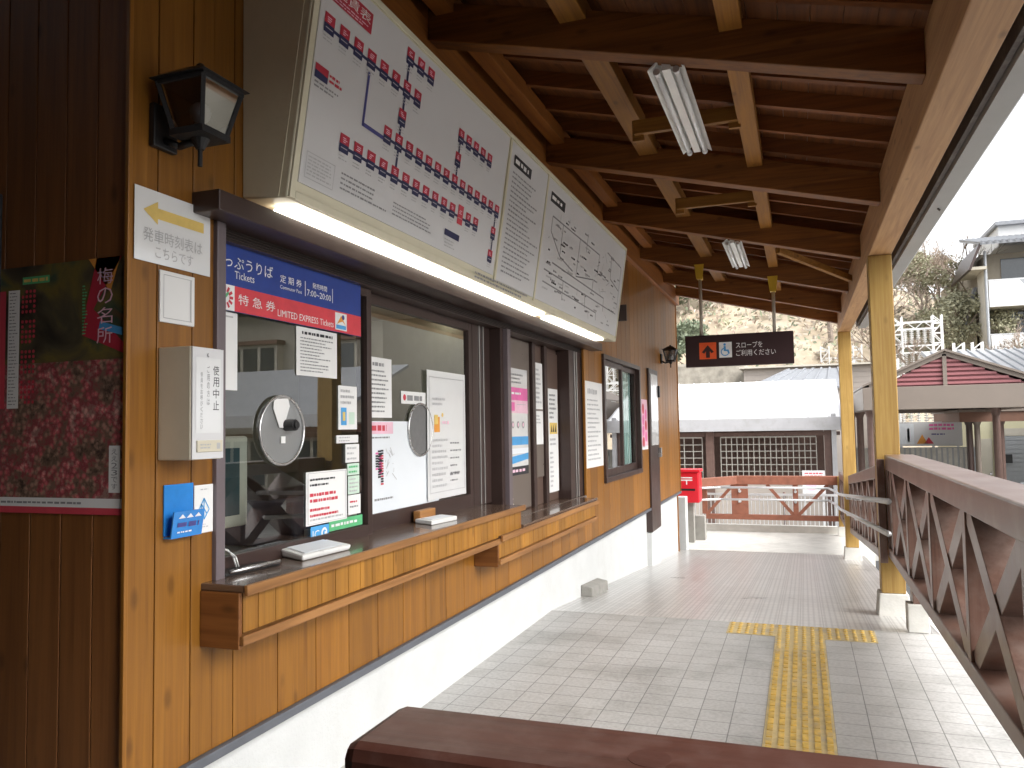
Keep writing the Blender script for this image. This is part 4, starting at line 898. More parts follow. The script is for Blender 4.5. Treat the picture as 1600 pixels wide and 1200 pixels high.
# cream ticket device marked out of use
t = thing('ticket_device', 'cream metal box on the planks with a white out of use notice', 'device box', (-1.71, 1.91, 1.29))
m_ = MB(); m_.box(XW+.001, -1.650, 1.850, 1.985, 1.296, 1.626, 'device_cream'); build('casing', m_, t, bevel=.004)
m_ = MB(); m_.box(-1.6495, -1.645, 1.852, 1.983, 1.298, 1.624, 'sign_white'); s_ = Sheet(m_, (-1.645, 1.852, 1.298), (0, 1, 0), (0, 0, 1), (1, 0, 0))
s_.rect(.013, .118, .075, .297, 'laminate', 1); s_.column('使用中止', .097, .026, .140, .278, 'ink'); s_.column('ご用の方は', .064, .012, .155, .275, 'ink_grey'); s_.column('係員をお呼びください', .036, .010, .085, .255, 'ink_grey')
s_.disc(.064, .305, .006, 'ink_grey'); s_.disc(.067, .306, .0045, 'sign_white', 2)
build('front_cover', m_, t)
m_ = MB(); m_.box(-1.6445, -1.640, 1.868, 1.975, 1.318, 1.352, 'device_cream'); s_ = Sheet(m_, (-1.640, 1.868, 1.318), (0, 1, 0), (0, 0, 1), (1, 0, 0)); s_.rect(.08, .095, .008, .026, 'ink_pale'); s_.marks(.01, .07, .008, .026, 2, 'ink_pale', cw=.006, fill=1, seed=3); build('label_plate', m_, t, bevel=.001)
# leaflet holder and leaflet
t = thing('leaflet_holder', 'blue plastic leaflet holder on planks below the cream box', 'leaflet holder', (XW, 1.935, 1.06))
m_ = MB(); m_.box(XW+.001, XW+.006, 1.873, 1.993, 1.072, 1.222, 'blue_plastic'); build('back_plate', m_, t, bevel=.001)
m_ = MB(); m_.prism([(0, 0), (.028, 0), (.040, .078), (.036, .078), (.024, .004), (0, .004)], (XW+.0065, 1.870, 1.066), (1, 0, 0), (0, 0, 1), (0, .126, 0), 'blue_plastic'); s_ = Sheet(m_, (XW+.0345, 1.870, 1.066), (0, 1, 0), Vector((.012, 0, .078)).normalized(), (1, 0, -.15))
s_.marks(.018, .108, .028, .050, 1, 'line_blue', cw=.016, fill=1.1, seed=2, hgt=.8); s_.marks(.02, .10, .012, .022, 1, 'paper_blue', cw=.007, fill=1, seed=3)
for k in range(3): s_.poly([(.02+k*.033, .058), (.034+k*.033, .070), (.048+k*.033, .058)], 'paper_blue')
build('pocket', m_, t)
def d_lf(s, w, h):
    for p, q in (((.25, .5), (.5, .72)), ((.5, .72), (.78, .48)), ((.78, .48), (.5, .28)), ((.36, .60), (.36, .32)), ((.5, .72), (.5, .28)), ((.36, .60), (.64, .40))): s.line((w*p[0], h*p[1]), (w*q[0], h*q[1]), .004, 'sky_ink')
    s.marks(w*.15, w*.85, h*.10, h*.2, 2, 'ink_pale', cw=.006, seed=4); s.marks(w*.3, w*.8, h*.88, h*.93, 1, 'ink_pale', cw=.006, seed=5)
notice(WX+.002, 2.0, 2.083, 1.063, 1.212, 'white leaflet with a blue line emblem beside the blue holder', d_lf, name='leaflet', cat='leaflet', group=None)
# poster on the concourse wall
mb, s_ = face_sheet(1.7335, -2.293, -1.779, 1.149, 1.878, 'poster_dark')
w, h = .514, .729
s_.rect(0, w, h*.06, h*.60, 'poster_blossom', 1); s_.rect(0, w, 0, h*.026, 'ink_red', 2); s_.rect(0, w, h*.026, h*.062, 'paper', 2); s_.marks(w*.1, w*.98, h*.034, h*.052, 1, 'ink_grey', cw=.01, fill=1.0, seed=1, lay=3)
s_.poly([(w*.70, h*.70), (w, h*.62), (w, h*.66), (w*.78, h*.80), (w*.98, h), (w*.80, h), (w*.73, h*.82)], 'station_red', 1); s_.poly([(w*.74, h), (w*.90, h*.86), (w*.97, h), ], 'orange_ink', 1); s_.poly([(w*.82, h*.72), (w*.99, h*.69), (w*.99, h*.72), (w*.83, h*.75)], 'sky_ink', 2)
for k, a in enumerate((.02, .13)): s_.rect(w*a, w*(a+.09), h*.42, h*.905, 'paper' if k else 'ink_red', 2)
s_.marks(w*.14, w*.21, h*.43, h*.90, 34, 'ink_grey', cw=.008, fill=.9, seed=9, lay=3, hgt=.3)
for i in range(4):
    for j in range(23):
        if (j % 6) != 5 and (i+j*3) % 11: s_.disc(w*(.245+.030*i), h*(.895-j*.0205), .0052, 'ink_red', 3, 8)
s_.rect(w*.24, w*.45, h*.925, h*.955, 'green_ink', 2); s_.marks(w*.25, w*.44, h*.93, h*.95, 1, 'yellow_ink', cw=.012, fill=1, seed=2, lay=3, hgt=.8)
s_.column('梅の名所', w*.865, .058, h*.655, h*.965, 'pale_pink', 4); s_.marks(w*.70, w*.75, h*.70, h*.90, 16, 'green_ink', cw=.006, fill=.7, seed=3, lay=3)
s_.rect(w*.905, w*.985, h*.085, h*.265, 'paper', 2); s_.column('ええ23です', w*.945, .022, h*.095, h*.255, 'ink_grey', 3)
one('plum_poster', mb, 'dark red plum blossom poster with calendar dots on the shaded wall at the left', 'poster')
mb = MB(); mb.box(-2.36, -2.262, 1.715, 1.736, 1.2, 2.11, 'ink'); one('poster_board', mb, 'black board edge on the shaded wall at the left margin above the poster', 'board', bevel=.004)

# wall lanterns
def lantern(y, label):
    t = thing('wall_lantern', label, 'wall lamp', (XW, y, 2.15), 'black wall lanterns on the plank wall')
    cx = -1.638
    m_ = MB(); m_.box(XW+.001, XW+.022, y-.065, y+.03, 2.215, 2.345, 'lamp_iron'); build('wall_plate', m_, t, bevel=.004)
    m_ = MB(); m_.path([(XW+.02, y-.02, 2.245), (-1.71, y-.005, 2.225), (cx-.02, y, 2.235)], .011, 'lamp_iron', 10); build('arm', m_, t, smooth=True)
    a, b, z0, z1 = .052, .083, 2.252, 2.392
    m_ = MB()
    for sx in (-1, 1):
        for sy in (-1, 1): m_.beam((cx+sx*a, y+sy*a, z0), (cx+sx*b, y+sy*b, z1), .012, .012, 'lamp_iron')
    m_.box(cx-a-.008, cx+a+.008, y-a-.008, y+a+.008, z0-.014, z0+.006, 'lamp_iron'); m_.box(cx-b-.004, cx+b+.004, y-b-.004, y+b+.004, z1-.008, z1+.006, 'lamp_iron')
    m_.tube((cx, y, z0-.045), (cx, y, z0-.014), .012, 'lamp_iron', 12, .028); m_.tube((cx, y, z0-.095), (cx, y, z0-.045), .007, 'lamp_iron', 10); build('frame', m_, t)
    m_ = MB(); q = .102
    m_.hexa([(cx-q, y-q, z1+.0065), (cx+q, y-q, z1+.0065), (cx+q, y+q, z1+.0065), (cx-q, y+q, z1+.0065), (cx-.03, y-.03, z1+.055), (cx+.03, y-.03, z1+.055), (cx+.03, y+.03, z1+.055), (cx-.03, y+.03, z1+.055)], 'lamp_iron'); m_.ball((cx, y, z1+.062), .014, 'lamp_iron'); build('cap', m_, t, bevel=.003)
    m_ = MB(); i = .002
    for (dx, dy) in ((1, 0), (-1, 0), (0, 1), (0, -1)):
        e = (-dy, dx); P = []
        for (s, hh, r) in ((-1, z0, a), (1, z0, a), (1, z1, b), (-1, z1, b)): P.append((cx+dx*(r-i)+e[0]*s*(r-.004), y+dy*(r-i)+e[1]*s*(r-.004), hh))
        m_.face(P, 'lantern_pane')
    build('lamp_glass', m_, t)
    m_ = MB(); m_.tube((cx, y, z0), (cx, y, z0+.03), .018, 'white_enamel', 12); m_.ball((cx, y, z0+.065), .032, 'tube_glass'); build('bulb', m_, t, smooth=True)
    return t
ln = lantern(1.87, 'black square wall lantern above the arrow sheet near the corner of the planks')
copy_tree(ln, (0, 9.05, .01), 'small far black wall lantern near the end corner of the plank wall')

# things on the counter
t = thing('coin_tray', 'flat white change tray on the counter behind the light blue sticker', 'tray', (-1.74, 2.72, .908))
m_ = MB(); m_.hexa([(-1.84, 2.54, .9085), (-1.70, 2.47, .9085), (-1.68, 2.76, .9085), (-1.81, 2.80, .9085), (-1.845, 2.535, .940), (-1.695, 2.465, .930), (-1.675, 2.765, .930), (-1.815, 2.805, .940)], 'white_enamel'); build('tray_body', m_, t, bevel=.008)
m_ = MB(); m_.hexa([(-1.83, 2.56, .9405), (-1.71, 2.50, .9325), (-1.695, 2.74, .9325), (-1.815, 2.78, .9405), (-1.83, 2.56, .942), (-1.71, 2.50, .934), (-1.695, 2.74, .934), (-1.815, 2.78, .942)], 'paper_blue'); build('tray_mat', m_, t)
t = thing('ticket_clip', 'black and steel folder with curled wires at the left end of the counter', 'folder', (-1.80, 2.25, .908))
m_ = MB(); m_.hexa([(-1.845, 2.15, .9085), (-1.76, 2.135, .9085), (-1.73, 2.38, .9085), (-1.82, 2.40, .9085), (-1.845, 2.15, .918), (-1.76, 2.135, .918), (-1.73, 2.38, .918), (-1.82, 2.40, .918)], 'black_plastic'); build('folder_body', m_, t, bevel=.002)
m_ = MB(); m_.tube((-1.755, 2.15, .923), (-1.728, 2.375, .923), .007, 'steel'); build('folder_spine', m_, t, smooth=True)
for k in range(2):
    m_ = MB(); m_.path([(-1.80, 2.17+k*.012, .99), (-1.805, 2.20+k*.012, .985-.01*k), (-1.81, 2.235+k*.012, .955), (-1.81, 2.25+k*.012, .92)], .003, 'white_enamel', 6); build('wire', m_, t, smooth=True)
t = thing('card_reader', 'small white ticket tray on the counter under the big framed notice', 'tray', (-1.72, 3.75, .908))
m_ = MB(); m_.hexa([(-1.83, 3.62, .9085), (-1.71, 3.56, .9085), (-1.68, 3.80, .9085), (-1.79, 3.85, .9085), (-1.83, 3.62, .930), (-1.71, 3.56, .930), (-1.68, 3.80, .930), (-1.79, 3.85, .930)], 'white_enamel'); build('tray_body', m_, t, bevel=.004)
m_ = MB(); m_.box(-1.86, -1.82, 3.66, 3.84, .909, .965, 'counter_trim'); build('tray_back', m_, t, bevel=.004)
m_ = MB(); m_.hexa([(-1.81, 3.645, .9305), (-1.725, 3.60, .9305), (-1.70, 3.785, .9305), (-1.785, 3.82, .9305), (-1.81, 3.645, .932), (-1.725, 3.60, .932), (-1.70, 3.785, .932), (-1.785, 3.82, .932)], 'paper_blue'); build('tray_mat', m_, t)
m_ = MB(); m_.hexa([(-1.82, 6.70, rz(6.7)-.01), (-1.715, 6.70, rz(6.7)-.01), (-1.715, 7.28, rz(7.28)-.01), (-1.82, 7.28, rz(7.28)-.01), (-1.82, 6.70, .03), (-1.72, 6.70, .01), (-1.72, 7.28, -.03), (-1.82, 7.28, -.01)], 'concrete'); one('concrete_block', m_, 'low rough concrete block against the white plinth on the ramp', 'concrete block', bevel=.008)

# hanging slope sign
t = thing('hanging_sign', 'brown hanging slope sign with orange arrow, wheelchair mark and white lettering', 'sign', (-.635, 9.33, 2.04))
SY = 9.30
m_ = MB(); m_.box(-1.222, -.047, SY, SY+.075, 2.043, 2.402, 'sign_brown'); s_ = Sheet(m_, (-1.222, SY, 2.043), (1, 0, 0), (0, 0, 1), (0, -1, 0))
s_.rect(.155, .345, .085, .275, 'sign_orange')
s_.poly([(.250, .245), (.318, .165), (.290, .150), (.272, .175), (.272, .100), (.228, .100), (.228, .175), (.210, .150), (.182, .165)], 'sign_brown', 2)
s_.rect(.375, .515, .095, .270, 'text_white'); s_.disc(.437, .243, .014, 'sky_ink', 2)
s_.poly([(.425, .225), (.448, .225), (.450, .185), (.478, .185), (.492, .140), (.475, .135), (.462, .168), (.427, .168)], 'sky_ink', 2)
for k in range(18):
    a = math.radians(110+k*12); b = math.radians(122+k*12)
    s_.line((.440+.042*math.cos(a), .160+.042*math.sin(a)), (.440+.042*math.cos(b), .160+.042*math.sin(b)), .011, 'sky_ink', 3)
s_.text('スロープを', .560, .845, .195, .262, 'text_white'); s_.text('ご利用ください', .560, .985, .105, .175, 'text_white')
build('sign_board', m_, t, bevel=.003)
for x in (-1.04, -.245):
    m_ = MB(); m_.tube((x, SY+.035, 2.403), (x, SY+.035, bz(x)-.085), .019, 'rod_beige', 12); rod = build('rod', m_, t, smooth=True)
    m_ = MB(); m_.prism([(-.035, -.13), (.035, -.13), (.055, .04), (-.055, .04)], (x, SY-.03, bz(x)-.0), (1, 0, 0), (0, 0, 1), (0, .004, 0), 'bracket_yellow')
    m_.box(x-.03, x+.03, SY-.025, SY+.09, bz(x)-.128, bz(x)-.084, 'bracket_yellow'); build('bracket', m_, rod, bevel=.003)

# ------------------------------------------------------------------ railings
RX0, RX1 = .575, .775
def rail_bay(m_, ya, yb, zt, zb, sx0=RX0+.01, sx1=RX1-.01, w=.092):
    """two crossing planks between ya and yb; zt/zb give the levels of the beams"""
    for (a, b) in ((ya, yb), (yb, ya)):
        p0 = Vector(((sx0+sx1)/2, a, zb(a))); p1 = Vector(((sx0+sx1)/2, b, zt(b)))
        dx = .0 if (a < b) else .006
        m_.beam(p0+Vector((dx, 0, 0)), p1+Vector((dx, 0, 0)), w, sx1-sx0, 'rail_paint_z', side=(0, 1, 0))
def railing(ys, zt, zb, label, end_extra=None, xo=0.0, name='timber_railing', spare=None):
    ya, yb = ys[0], ys[-1]; x0, x1 = RX0+xo, RX1+xo
    t = thing(name, label, 'railing', ((x0+x1)/2, (ya+yb)/2, zb(yb)))
    m_ = MB(); m_.hexa([(x0, ya, zt(ya)), (x1, ya, zt(ya)), (x1, yb, zt(yb)), (x0, yb, zt(yb)), (x0, ya, zt(ya)+.112), (x1, ya, zt(ya)+.112), (x1, yb, zt(yb)+.112), (x0, yb, zt(yb)+.112)], 'rail_paint_y'); build('top_beam', m_, t, bevel=.008)
    m_ = MB(); m_.hexa([(x0, ya, zb(ya)-.07), (x1, ya, zb(ya)-.07), (x1, yb, zb(yb)-.07), (x0, yb, zb(yb)-.07), (x0, ya, zb(ya)), (x1, ya, zb(ya)), (x1, yb, zb(yb)), (x0, yb, zb(yb))], 'rail_paint_y'); build('bottom_beam', m_, t, bevel=.006)
    for y in ys:
        m_ = MB(); m_.box(x0+.004, x1-.004, y-.032, y+.032, zb(y)-.004, zt(y)+.003, 'rail_paint_z'); build('upright', m_, t, bevel=.003)
    for a, b in zip(ys, ys[1:]):
        m_ = MB(); rail_bay(m_, a+.045, b-.045, zt, zb, x0+.01, x1-.01); build('cross_brace', m_, t, bevel=.003)
    return t
c0 = lambda y: 1.022
r1 = railing([.87, 1.75, 2.65, 3.55, 4.48, 5.40, 6.28, 6.59], c0, lambda y: .452, 'brown timber railing with cross braces along the right of the tiled floor')
for yy in (5.925, 2.2):
    m_ = MB(); m_.box(.645, .745, yy-.055, yy+.055, .185, .381, 'rail_paint_z'); ft = build('foot', m_, r1, bevel=.004)
    m_ = MB(); m_.box(.612, .740, yy-.065, yy+.065, .001, .184, 'pale_concrete'); build('base_block', m_, ft, bevel=.006)
m_ = MB(); m_.box(.520, .573, 6.590, 6.624, .33, 1.10, 'rail_paint_z'); build('end_board', m_, r1, bevel=.003)
ro = lambda q: (lambda y: q+rz(y))
r2 = railing([6.86, 7.7, 8.55, 9.4, 10.25, 11.1, 11.9], lambda y: 1.03+rz(y), lambda y: .44+rz(y), 'brown timber railing sloping down beside the ramp between the two yellow posts')
r3 = railing([12.25, 13.2, 14.1, 14.95], lambda y: 1.0+rz(y), lambda y: .38+rz(y), 'short brown timber railing beyond the far yellow post beside the landing')
# near rail crossing the bottom of the view
t = thing('front_rail', 'thick dark brown timber rail close by, crossing the bottom of the view', 'railing', (0, .72, 0))
m_ = MB(); m_.box(-.415, .574, .660, .785, .945, 1.080, 'bench_rail'); build('top_beam', m_, t, bevel=.014)
m_ = MB(); m_.tube((-.135, .715, 1.0795), (-.135, .715, 1.0803), .019, 'rail_plug', 24); build('wood_plug', m_, t)
m_ = MB(); m_.box(-.30, .55, .675, .77, .30, .39, 'bench_rail'); build('bottom_beam', m_, t, bevel=.006)
for x in (-.32, .12, .52):
    m_ = MB(); m_.box(x-.045, x+.045, .672, .773, .001, .944, 'rail_paint_z'); build('upright', m_, t, bevel=.005)
for (a, b) in ((-.27, .07), (.17, .47)):
    m_ = MB(); m_.beam((a, .7225, .40), (b, .7225, .94), .05, .08, 'rail_paint_z', side=(1, 0, 0)); m_.beam((b, .7265, .40), (a, .7265, .94), .05, .08, 'rail_paint_z', side=(1, 0, 0)); build('cross_brace', m_, t, bevel=.003)
# metal handrail on the right side of the ramp and round the landing
t = thing('metal_handrail', 'double steel handrail descending the ramp and turning across the landing', 'handrail', (.56, 10, 0))
for dz, yst, nm in ((.885, 5.47, 'upper'), (.675, 5.56, 'lower')):
    m_ = MB(); pts = [(.49, yst, dz+rz(yst)), (.49, 12.7, dz+rz(12.7)), (.49, 14.2, dz-.06+LZ), (.40, 14.8, dz-.05+LZ), (-1.4, 14.8, dz-.05+LZ), (-1.85, 14.5, dz-.05+LZ)]
    m_.path(pts, .019, 'galv', 12); build('pipe', m_, t, smooth=True)
for y in (7.6, 9.3, 11.0):
    for dz in (.885, .675):
        m_ = MB(); m_.path([(.49, y, dz+rz(y)), (.505, y, dz+rz(y)-.05), (.573, y, dz+rz(y)-.05)], .008, 'galv', 8); build('bracket', m_, t, smooth=True)
for x in (-1.09, -.14):
    for dz in (.885, .675):
        m_ = MB(); m_.path([(x, 14.8, dz-.05+LZ), (x, 14.82, dz-.10+LZ), (x, 15.12, dz-.10+LZ)], .009, 'galv', 8); build('bracket', m_, t, smooth=True)
# timber fence across the end of the landing
t = thing('landing_fence', 'red brown timber truss fence across the far end of the landing', 'fence', (-.5, 15.2, LZ))
zt, zb = .30, -.24
m_ = MB(); m_.box(-1.15, .69, 15.10, 15.22, zt, zt+.155, 'timber_fence'); m_.beam((-1.15, 15.16, zt+.078), (-1.95, 14.85, zt+.03), .12, .15, 'timber_fence'); build('top_beam', m_, t, bevel=.006)
m_ = MB(); m_.box(-1.70, .69, 15.11, 15.21, zb-.09, zb, 'timber_fence'); build('bottom_beam', m_, t, bevel=.005)
m_ = MB(); m_.box(-1.24, -.95, 15.12, 15.20, zb, zt, 'timber_fence'); build('wide_board', m_, t, bevel=.004)
for x in (-.14, .62, -1.72):
    m_ = MB(); m_.box(x-.045, x+.045, 15.12, 15.20, zb-.09 if x > .5 else zb, zt, 'timber_fence'); build('upright', m_, t, bevel=.004)
for (a, b) in (((-1.68, zb), (-1.20, zt)), ((-.62, zt-.0), (-.18, zb)), ((-.10, zb), (.40, zt))):
    m_ = MB(); m_.beam((a[0], 15.16, a[1]), (b[0], 15.16, b[1]), .07, .055, 'timber_fence', side=(0, 1, 0)); build('brace', m_, t, bevel=.003)
for (x, z) in ((-1.09, zt-.12), (-1.09, zt-.30), (-.14, zt-.12), (-.14, zt-.30)):
    m_ = MB(); m_.tube((x, 15.09, z), (x, 15.119, z), .025, 'galv', 14); build('bolt', m_, t)
m_ = MB(); m_.box(.555, .665, 15.02, 15.10, LZ, .46, 'post_wood'); build('end_post', m_, t, bevel=.005)
m_ = MB(); m_.box(.535, .685, 15.0, 15.12, LZ-.0, LZ+.16, 'pale_concrete'); build('base_block', m_, t, bevel=.005)
# low bar fence behind it
t = thing('bar_fence', 'low pale bar fence behind the timber truss fence', 'fence', (-.4, 16.0, GZ))
m_ = MB(); m_.box(-2.6, 1.1, 15.98, 16.02, .03, .07, 'galv'); m_.box(-2.6, 1.1, 15.98, 16.02, -.86, -.82, 'galv')
build('rail', m_, t)
m_ = MB(); k = -2.6
while k < 1.1: m_.tube((k, 16, -.9), (k, 16, .03), .008, 'galv', 6, caps=False); k += .075
build('bars', m_, t)
for k in (-2.2, -.35, 1.0):
    m_ = MB(); m_.tube((k, 16.03, GZ+.05), (k, 16.03, .10), .022, 'column_brown'); build('post', m_, t, smooth=True)
# stub walls and letter box at the far corner of the building
m_ = MB(); m_.box(-2.4, -1.745, 12.75, 13.0, LZ-.1, .26, 'plaster'); one('stub_wall', m_, 'white rendered stub wall right behind the end corner of the plank wall', 'low wall', bevel=.006)
m_ = MB(); m_.box(-2.6, -1.60, 14.0, 14.22, LZ-.1, -.16, 'concrete'); one('low_pillar', m_, 'low grey concrete pillar beyond the white stub wall', 'low wall', bevel=.006)
t = thing('letter_box', 'red letter box with a white emblem peeping past the corner of the plank wall', 'letter box', (-1.85, 13.75, -.16))
m_ = MB(); m_.box(-2.02, -1.625, 13.55, 13.95, .10, .60, 'post_red'); build('box_body', m_, t, bevel=.02)
m_ = MB(); m_.box(-2.04, -1.605, 13.53, 13.97, .601, .65, 'post_red'); build('lid', m_, t, bevel=.015)
m_ = MB(); m_.box(-1.95, -1.74, 13.68, 13.84, LZ, .099, 'concrete'); build('pedestal', m_, t, bevel=.006)
m_ = MB(); s_ = Sheet(m_, (-2.02, 13.549, .1), (1, 0, 0), (0, 0, 1), (0, -1, 0)); s_.rect(.10, .29, .405, .425, 'text_white'); s_.rect(.10, .29, .365, .385, 'text_white'); s_.rect(.185, .205, .30, .365, 'text_white'); s_.rect(.06, .33, .20, .235, 'black_plastic'); build('emblem', m_, t)

# ------------------------------------------------------------------ beyond the ramp: white roofed cycle shelter
t = thing('cycle_shelter', 'white roofed shelter with wire grid panels behind the timber fence', 'shelter', (-1, 20, GZ))
m_ = MB(); m_.hexa([(-6.5, 19.0, 1.50), (.80, 19.0, 1.50), (.86, 23.4, 2.55), (-6.5, 23.4, 2.55), (-6.5, 19.0, 1.53), (.80, 19.0, 1.53), (.86, 23.4, 2.58), (-6.5, 23.4, 2.58)], 'roof_white')
for i in range(17): q = -6.3+i*.43; m_.beam((q, 19.0, 1.538), (q, 23.4, 2.588), .03, .022, 'roof_white')
build('roof', m_, t)
m_ = MB(); m_.box(-6.5, .80, 18.93, 18.99, 1.235, 1.525, 'fascia_pale'); m_.hexa([(.80, 18.99, 1.235), (.86, 18.99, 1.235), (.92, 23.4, 2.28), (.86, 23.4, 2.28), (.80, 18.99, 1.52), (.86, 18.99, 1.52), (.92, 23.4, 2.57), (.86, 23.4, 2.57)], 'fascia_pale'); build('fascia', m_, t, bevel=.006)
for x in (-5.4, -3.6, -2.02, .56):
    m_ = MB(); m_.box(x-.09, x+.09, 19.12, 19.3, GZ+.1, 1.234, 'column_brown'); build('post', m_, t, bevel=.005)
m_ = MB(); m_.box(-6.4, .80, 19.15, 19.27, 1.12, 1.2, 'column_brown'); build('eave_rail', m_, t)
for (xa, xb, n) in ((-3.45, -2.2, 6), (-1.78, .30, 17), (-5.2, -3.75, 10)):
    m_ = MB(); z0, z1 = .16, 1.08
    m_.box(xa, xb, 19.18, 19.22, z0-.03, z0, 'grid_wire'); m_.box(xa, xb, 19.18, 19.22, z1, z1+.03, 'grid_wire')
    for i in range(n+1): q = xa+(xb-xa)*i/n; m_.box(q-.009, q+.009, 19.185, 19.215, z0, z1, 'grid_wire')
    for j in range(1, 6): q = z0+(z1-z0)*j/6; m_.box(xa, xb, 19.188, 19.212, q-.009, q+.009, 'grid_wire')
    build('grid_panel', m_, t)
m_ = MB(); m_.box(-6.4, .55, 22.9, 23.0, GZ+.1, 2.3, 'column_brown'); build('back_wall', m_, t); m_ = MB(); m_.box(-6.4, .55, 19.2, 19.26, GZ+.1, .10, 'siding'); build('low_wall', m_, t)
m_ = MB(); m_.box(.62, .72, 19.0, 19.1, GZ+.1, 1.6, 'fascia_pale'); build('downpipe', m_, t)
# a white bin sized sign on the kerb with a potted plant
t = thing('white_signboard', 'small white signboard with a red mark standing behind the timber fence', 'signboard', (.15, 17.6, GZ+.1))
m_ = MB(); m_.box(-.02, .42, 17.58, 17.62, -.05, .42, 'sign_white'); s_ = Sheet(m_, (-.02, 17.58, -.05), (1, 0, 0), (0, 0, 1), (0, -1, 0)); s_.disc(.17, .15, .10, 'pale_pink'); s_.marks(.05, .40, .33, .44, 2, 'ink_red', cw=.03, fill=1, seed=2); build('board', m_, t)
for x in (.02, .38): m_ = MB(); m_.box(x-.02, x+.02, 17.625, 17.66, GZ+.1, .40, 'galv'); build('leg', m_, t)

# low siding house with a grey roof behind the shelter
t = thing('siding_house', 'pale siding house with a low grey roof behind the white shelter', 'house', (-.4, 32, GZ))
m_ = MB(); m_.box(-1.95, 2.6, 31, 38, GZ, 3.45, 'siding')
for k in range(24): m_.box(-1.955, 2.605, 30.985, 31.0, GZ+.19*k, GZ+.19*k+.18, 'siding')
build('wall', m_, t)
m_ = MB(); m_.prism([(-2.1, 3.46), (2.9, 3.46), (2.9, 3.52), (-2.1, 3.52)], (0, 30.7, 0), (1, 0, 0), (0, 0, 1), (0, 7.6, 0), 'bldg_taupe'); build('roof', m_, t)
m_ = MB(); m_.hexa([(-1.6, 27.2, 2.50), (1.3, 27.2, 2.50), (1.3, 30.6, 3.30), (-.35, 30.6, 3.30), (-1.6, 27.2, 2.56), (1.3, 27.2, 2.56), (1.3, 30.6, 3.36), (-.35, 30.6, 3.36)], 'roof_tile_grey')
for i in range(7): q = i/6; m_.beam((-1.6+2.9*q, 27.2, 2.57), (-.35+1.65*q, 30.6, 3.37), .07, .06, 'roof_tile_grey')
build('lean_to_roof', m_, t)
m_ = MB(); m_.box(-1.5, 1.2, 27.4, 30.9, GZ, 2.49, 'siding'); build('lean_to_wall', m_, t)
for x in (-1.1, .6): m_ = MB(); m_.box(x, x+.9, 30.96, 30.98, 1.2, 2.4, 'window_dark'); build('window', m_, t)
m_ = MB(); m_.box(-9.0, -1.98, 33, 34.5, GZ, 3.9, 'stone_wall'); one('retaining_wall', m_, 'rough stone retaining wall below the trees left of the siding house', 'retaining wall', bevel=.1)
m_ = MB(); m_.box(-5.9, -5.0, 32.7, 32.76, 3.1, 3.75, 'paper_blue'); s_ = Sheet(m_, (-5.9, 32.7, 3.1), (1, 0, 0), (0, 0, 1), (0, -1, 0)); s_.marks(.1, .8, .15, .5, 1, 'station_navy', cw=.16, fill=1, seed=3, hgt=.8)
for x in (-5.8, -5.1): m_.tube((x, 32.79, GZ), (x, 32.79, 3.7), .03, 'galv')
one('roadside_sign', m_, 'small white road sign against the stone wall beside the wall end', 'sign')

# ------------------------------------------------------------------ taupe gabled canopy on the right
t = thing('gabled_canopy', 'taupe bus canopy with a gable of wine coloured louvers', 'canopy', (3, 18, GZ))
x0, x1, yf, zb_, zt_ = 1.15, 4.3, 17.0, 1.62, 2.06
for (a, b, c, d) in ((x0, x1, yf, yf+.12), (x0, x0+.12, yf+.12, yf+6.9), (x1-.12, x1, yf+.12, yf+6.9), (x0, x1, yf+6.9, yf+7.0)):
    m_ = MB(); m_.box(a, b, c, d, zb_, zt_, 'canopy_taupe'); build('fascia', m_, t, bevel=.008)
m_ = MB(); m_.box(x0+.13, x1-.13, yf+.13, yf+6.88, zb_+.10, zb_+.14, 'canopy_brown'); build('soffit', m_, t)
ax, az = 2.60, 2.68
m_ = MB(); m_.prism([(x0+.25, zt_+.0), (x1-.3, zt_+.0), (ax, az-.06)], (0, yf+.16, 0), (1, 0, 0), (0, 0, 1), (0, 5.4, 0), 'louver_wine')
for k in range(7):
    zz = zt_+.03+k*.085; q = (az-zz)/(az-zt_)
    m_.box(ax-(ax-x0-.25)*q+.08, ax+(x1-.3-ax)*q-.08, yf+.10, yf+.16, zz, zz+.045, 'louver_wine')
build('gable', m_, t)
m_ = MB()
for (xe) in (x0+.12, x1-.15): m_.beam((xe, yf+.09, zt_+.03), (ax, yf+.09, az), .06, .09, 'canopy_taupe', side=(0, 1, 0))
m_.box(ax-.035, ax+.035, yf+.06, yf+.10, zt_, az-.02, 'canopy_taupe'); build('gable_trim', m_, t)
m_ = MB()
for s, xe in ((0, x0), (1, x1)): m_.hexa([(xe, yf, zt_+.01), (ax, yf, az+.04), (ax, yf+6.9, az+.04), (xe, yf+6.9, zt_+.01), (xe, yf, zt_+.05), (ax, yf, az+.08), (ax, yf+6.9, az+.08), (xe, yf+6.9, zt_+.05)], 'canopy_taupe')
build('roof', m_, t)
for x, y in ((1.30, 17.35), (1.62, 18.6), (1.30, 20.5), (4.1, 17.35), (4.1, 20.5), (1.30, 23.6), (4.1, 23.6)):
    m_ = MB(); m_.tube((x, y, GZ+.1), (x, y, zb_+.1), .075, 'column_brown', 14); m_.tube((x, y, zb_-.12), (x, y, zb_+.1), .078, 'column_brown', 14, .14); build('column', m_, t)
